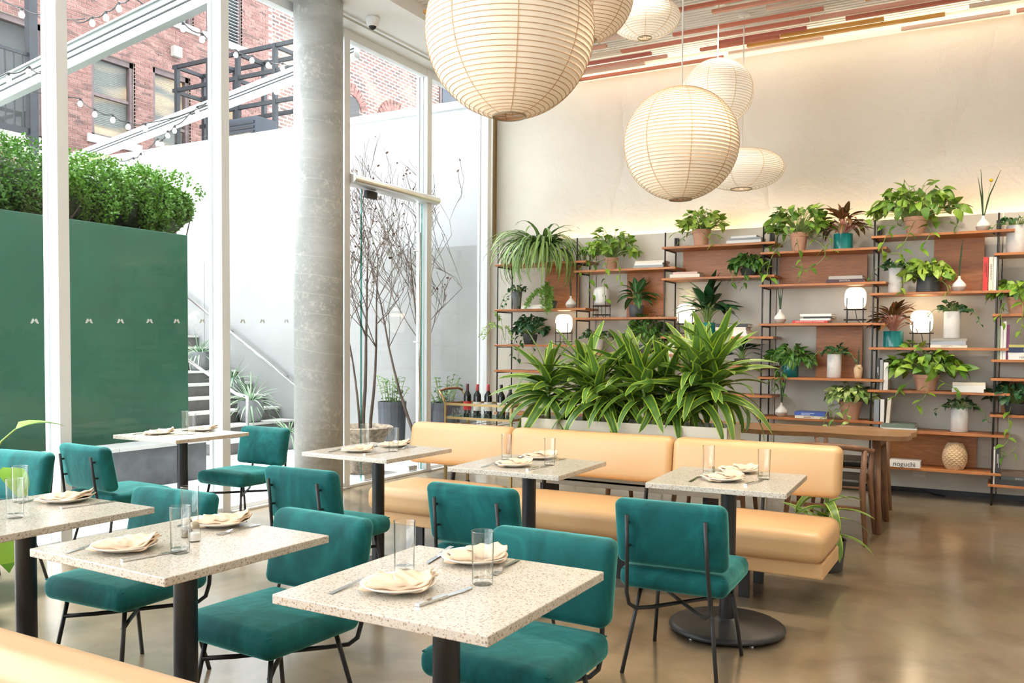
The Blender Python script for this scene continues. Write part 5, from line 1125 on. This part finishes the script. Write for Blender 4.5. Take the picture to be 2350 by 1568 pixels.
# bay 4
split_leaf('split leaf plant with long runners in terracotta above the wide wood panel', -1.78, Z(4, 1), .29, .30, 62, ([(0, -.1, .12), (.04, -.2, .0), (.08, -.22, -.2), (.05, -.22, -.32)], [(.12, -.08, .12), (.24, -.16, .05), (.28, -.2, -.08), (.12, -.22, -.2), (-.02, -.22, -.16)], [(-.1, -.08, .1), (-.2, -.16, 0), (-.26, -.2, -.2), (-.22, -.2, -.27)], [(.15, -.05, .14), (.3, -.1, .12), (.34, -.12, 0)], [(-.15, -.06, .1), (-.32, -.12, .03), (-.36, -.14, -.08)]), .12, 'pothos', lambda t: terra(t, .085, .19))
def redplant(label, x, z):
    t = plant('bronze_aglaonema', label, x, z); cyl(t, M['tealglaze'], .09, .155); rosette(t, 'red', .14, 42, .22, .145, 1.25, 'redstem'); return t
redplant('bronze leafed plant in a teal glazed pot on the top shelf', -1.36, Z(4, 1)); redplant('bronze leafed plant in a teal glazed pot beside a lit lamp', -.89, Z(5, 3))
t = plant('trailing_philodendron', 'heart leafed plant in a teal pot just past the dracaenas', -1.84, Z(4, 4)); cyl(t, M['tealglaze'], .08, .14); bushy(t, 'brasil', .13, 70, .19, .17, .10, .8, rmin=.15)
for pth in ([(-.06, -.06, .12), (-.12, -.15, .03), (-.11, -.18, -.14)], [(-.03, -.08, .12), (-.05, -.17, .0), (-.03, -.18, -.2)]): vine(t, 'brasil', pth, .09, .04)
def ivycyl(label, x, z, r, h, lean=1):
    t = plant('potted_ivy', label, x, z); cyl(t, M['whitepot'], r, h); bushy(t, 'ivy', h-.01, 26, r*1.5, .09, .052, .5)
    for s in (1, -1):
        vine(t, 'ivy', [(s*r*.7, -.03, h), (s*(r+.07), -.06, h+.02), (s*(r+.13), -.07, h-.05), (s*(r+.16), -.08, h-.12)][: 4 if s == lean else 3], .05, .03)
    return t
ivycyl('ivy leaning from a white cylinder before the wood panel', -1.42, Z(4, 4), .068, .235)
t = plant('potted_pothos', 'cream splashed pothos in a terracotta pot above the wooden table', -1.26, Z(4, 5)); terra(t, .105, .18); bushy(t, 'varieg', .17, 78, .19, .17, .095, .5, rmin=.1)
for pth in ([(-.08, -.06, .16), (-.18, -.14, .1), (-.22, -.18, -.05)], [(-.05, -.1, .16), (-.12, -.18, .04), (-.13, -.2, -.1)], [(.0, -.1, .15), (0, -.2, .05), (.03, -.21, -.07)]): vine(t, 'varieg', pth, .085, .045)
# bay 5
split_leaf('largest split leaf plant in terracotta on the top shelf with hanging runners', -.72, Z(5, 1), .34, .30, 70, ([(0, -.1, .12), (-.04, -.2, 0), (-.1, -.22, -.2), (.0, -.22, -.32), (.06, -.2, -.28)], [(-.1, -.08, .12), (-.22, -.16, .02), (-.26, -.2, -.15), (-.12, -.22, -.18)], [(.14, -.06, .12), (.3, -.14, .08), (.4, -.18, .03)], [(.08, -.1, .12), (.14, -.18, 0), (.06, -.2, -.15)], [(-.16, -.06, .1), (-.36, -.12, .1), (-.42, -.12, .16)]), .13, 'pothos', lambda t: terra(t, .10, .17))
ivycyl('tall pale cylinder with a few dark leaves below the big runners', -.88, Z(5, 2), .065, .24, -1)
t = plant('potted_pothos', 'bright pothos spilling from a charcoal pot below the big runners', -.60, Z(5, 2)); pot(t, M['darkpot'], .105, .095, .145); bushy(t, 'poths2', .13, 60, .18, .15, .10, .6, rmin=.1, front=.3)
for pth in ([(-.06, -.06, .14), (-.16, -.14, .14), (-.22, -.17, .04), (-.2, -.18, -.02)], [(.08, -.08, .13), (.16, -.16, .06), (.18, -.18, -.02)]): vine(t, 'poths2', pth, .085, .05)
ivycyl('ivy in a tall pale cylinder standing on three books', -.39, Z(5, 3)+.086, .072, .25)
split_leaf('wide split leaf plant in terracotta hanging over the fourth shelf', -.60, Z(5, 4), .30, .24, 66, ([(-.1, -.08, .1), (-.22, -.18, 0), (-.25, -.2, -.1)], [(0, -.1, .1), (.02, -.2, -.02), (-.06, -.22, -.13)], [(.12, -.08, .1), (.24, -.16, .04), (.3, -.18, .0)]), .13, 'pothos', lambda t: terra(t, .11, .15))
ivycyl('ivy in a pale cylinder beside the sage green book', -.31, Z(5, 5), .075, .225)
# diamond vase
t = thing('faceted_vase', 'sand coloured vase covered in raised diamond facets on the lowest shelf', 'vase', (-.34, 9.0, Z(5, 6)))
b = MB(); nr, na = 14, 28; pr = lambda u: .105*(.62+.38*sin(pi*(u*.98+.02))**.9)*(1.04-.10*u)
vs = []; fs = []
for i in range(nr+1):
    for k in range(na):
        a = 2*pi*(k+.0)/na; u = i/nr; up_ = ((i+k) % 2 == 0); r = pr(u)*(1.045 if up_ else .975); vs.append((r*cos(a), r*sin(a), .245*u))
for i in range(nr):
    for k in range(na):
        a, b1, c, d_ = i*na+k, i*na+(k+1) % na, (i+1)*na+(k+1) % na, (i+1)*na+k
        fs += [(a, b1, c), (a, c, d_)] if (i+k) % 2 else [(a, b1, d_), (b1, c, d_)]
b.add(vs, fs); b.add([(pr(0)*cos(2*pi*k/na), pr(0)*sin(2*pi*k/na), .001) for k in range(na)], [tuple(range(na-1, -1, -1))]); b.build('body', M['rope'], t)
MB().lathe([(pr(1)*.95, .244), (pr(1)*.8, .245), (pr(1)*.78, .1)], 28).build('mouth', M['rope'], t)
# bay 6
ivycyl('ivy in a wide pale cylinder at the picture edge', .11, Z(6, 1), .085, .25)
t = plant('potted_pothos', 'heart leafed pothos hanging from a terracotta pot at the picture edge', .13, Z(6, 2)); terra(t, .09, .15); bushy(t, 'pothos', .14, 50, .19, .17, .11, .8)
for pth in ([(-.06, -.06, .14), (-.13, -.15, .05), (-.12, -.18, -.08)], [(.02, -.08, .14), (.04, -.17, .02), (.02, -.19, -.2)]): vine(t, 'pothos', pth, .10, .05)
t = plant('potted_pothos', 'dark pothos with a long runner on the low edge shelf', .14, Z(6, 5)); pot(t, M['darkpot'], .08, .10, .10); bushy(t, 'dark', .1, 50, .19, .20, .10, .6)
vine(t, 'pothos', [(-.04, -.08, .08), (-.06, -.17, -.04), (-.05, -.19, -.2), (-.12, -.2, -.32), (-.06, -.2, -.36), (.0, -.2, -.28)], .095, .06)
# ---- outlet, cable
t = thing('wall_outlet', 'beige double power outlet on the wall under the lowest shelf', 'outlet', (-.657, 9.30, .187)); MB().box(-.06, .06, -.006, 0, -.036, .036).build('plate', M['outlet'], t, bevel=.003)
for x in (-.028, .028): MB().box(x-.016, x+.016, -.0085, -.005, -.02, .02).build('socket', M['gasket'] if 0 else M['plate'], t); [MB().box(x+q-.0015, x+q+.0015, -.0095, -.008, -.004, .008).build('slot', M['gasket'], t) for q in (-.006, .006)]
t = thing('power_cable', 'black power cable and strip lying on the floor along the wall', 'cable', (0, 0, 0)); MB().tube([(-1.9, 9.2, .01), (-1.5, 9.22, .012), (-1.1, 9.2, .02), (-.8, 9.19, .03), (-.62, 9.16, .05), (-.5, 9.15, .02), (-.42, 9.16, .01)], .009, 6).build('cable', M['blackcord'], t); MB().box(-1.35, -.95, 9.17, 9.23, 0, .04).build('strip', M['black'], t, bevel=.006)
MB().tube([(-1.02, 9.27, .8), (-1.03, 9.27, .3), (-.98, 9.25, .2), (-.9, 9.22, .05)], .004, 5).build('lead', M['blackcord'], t)
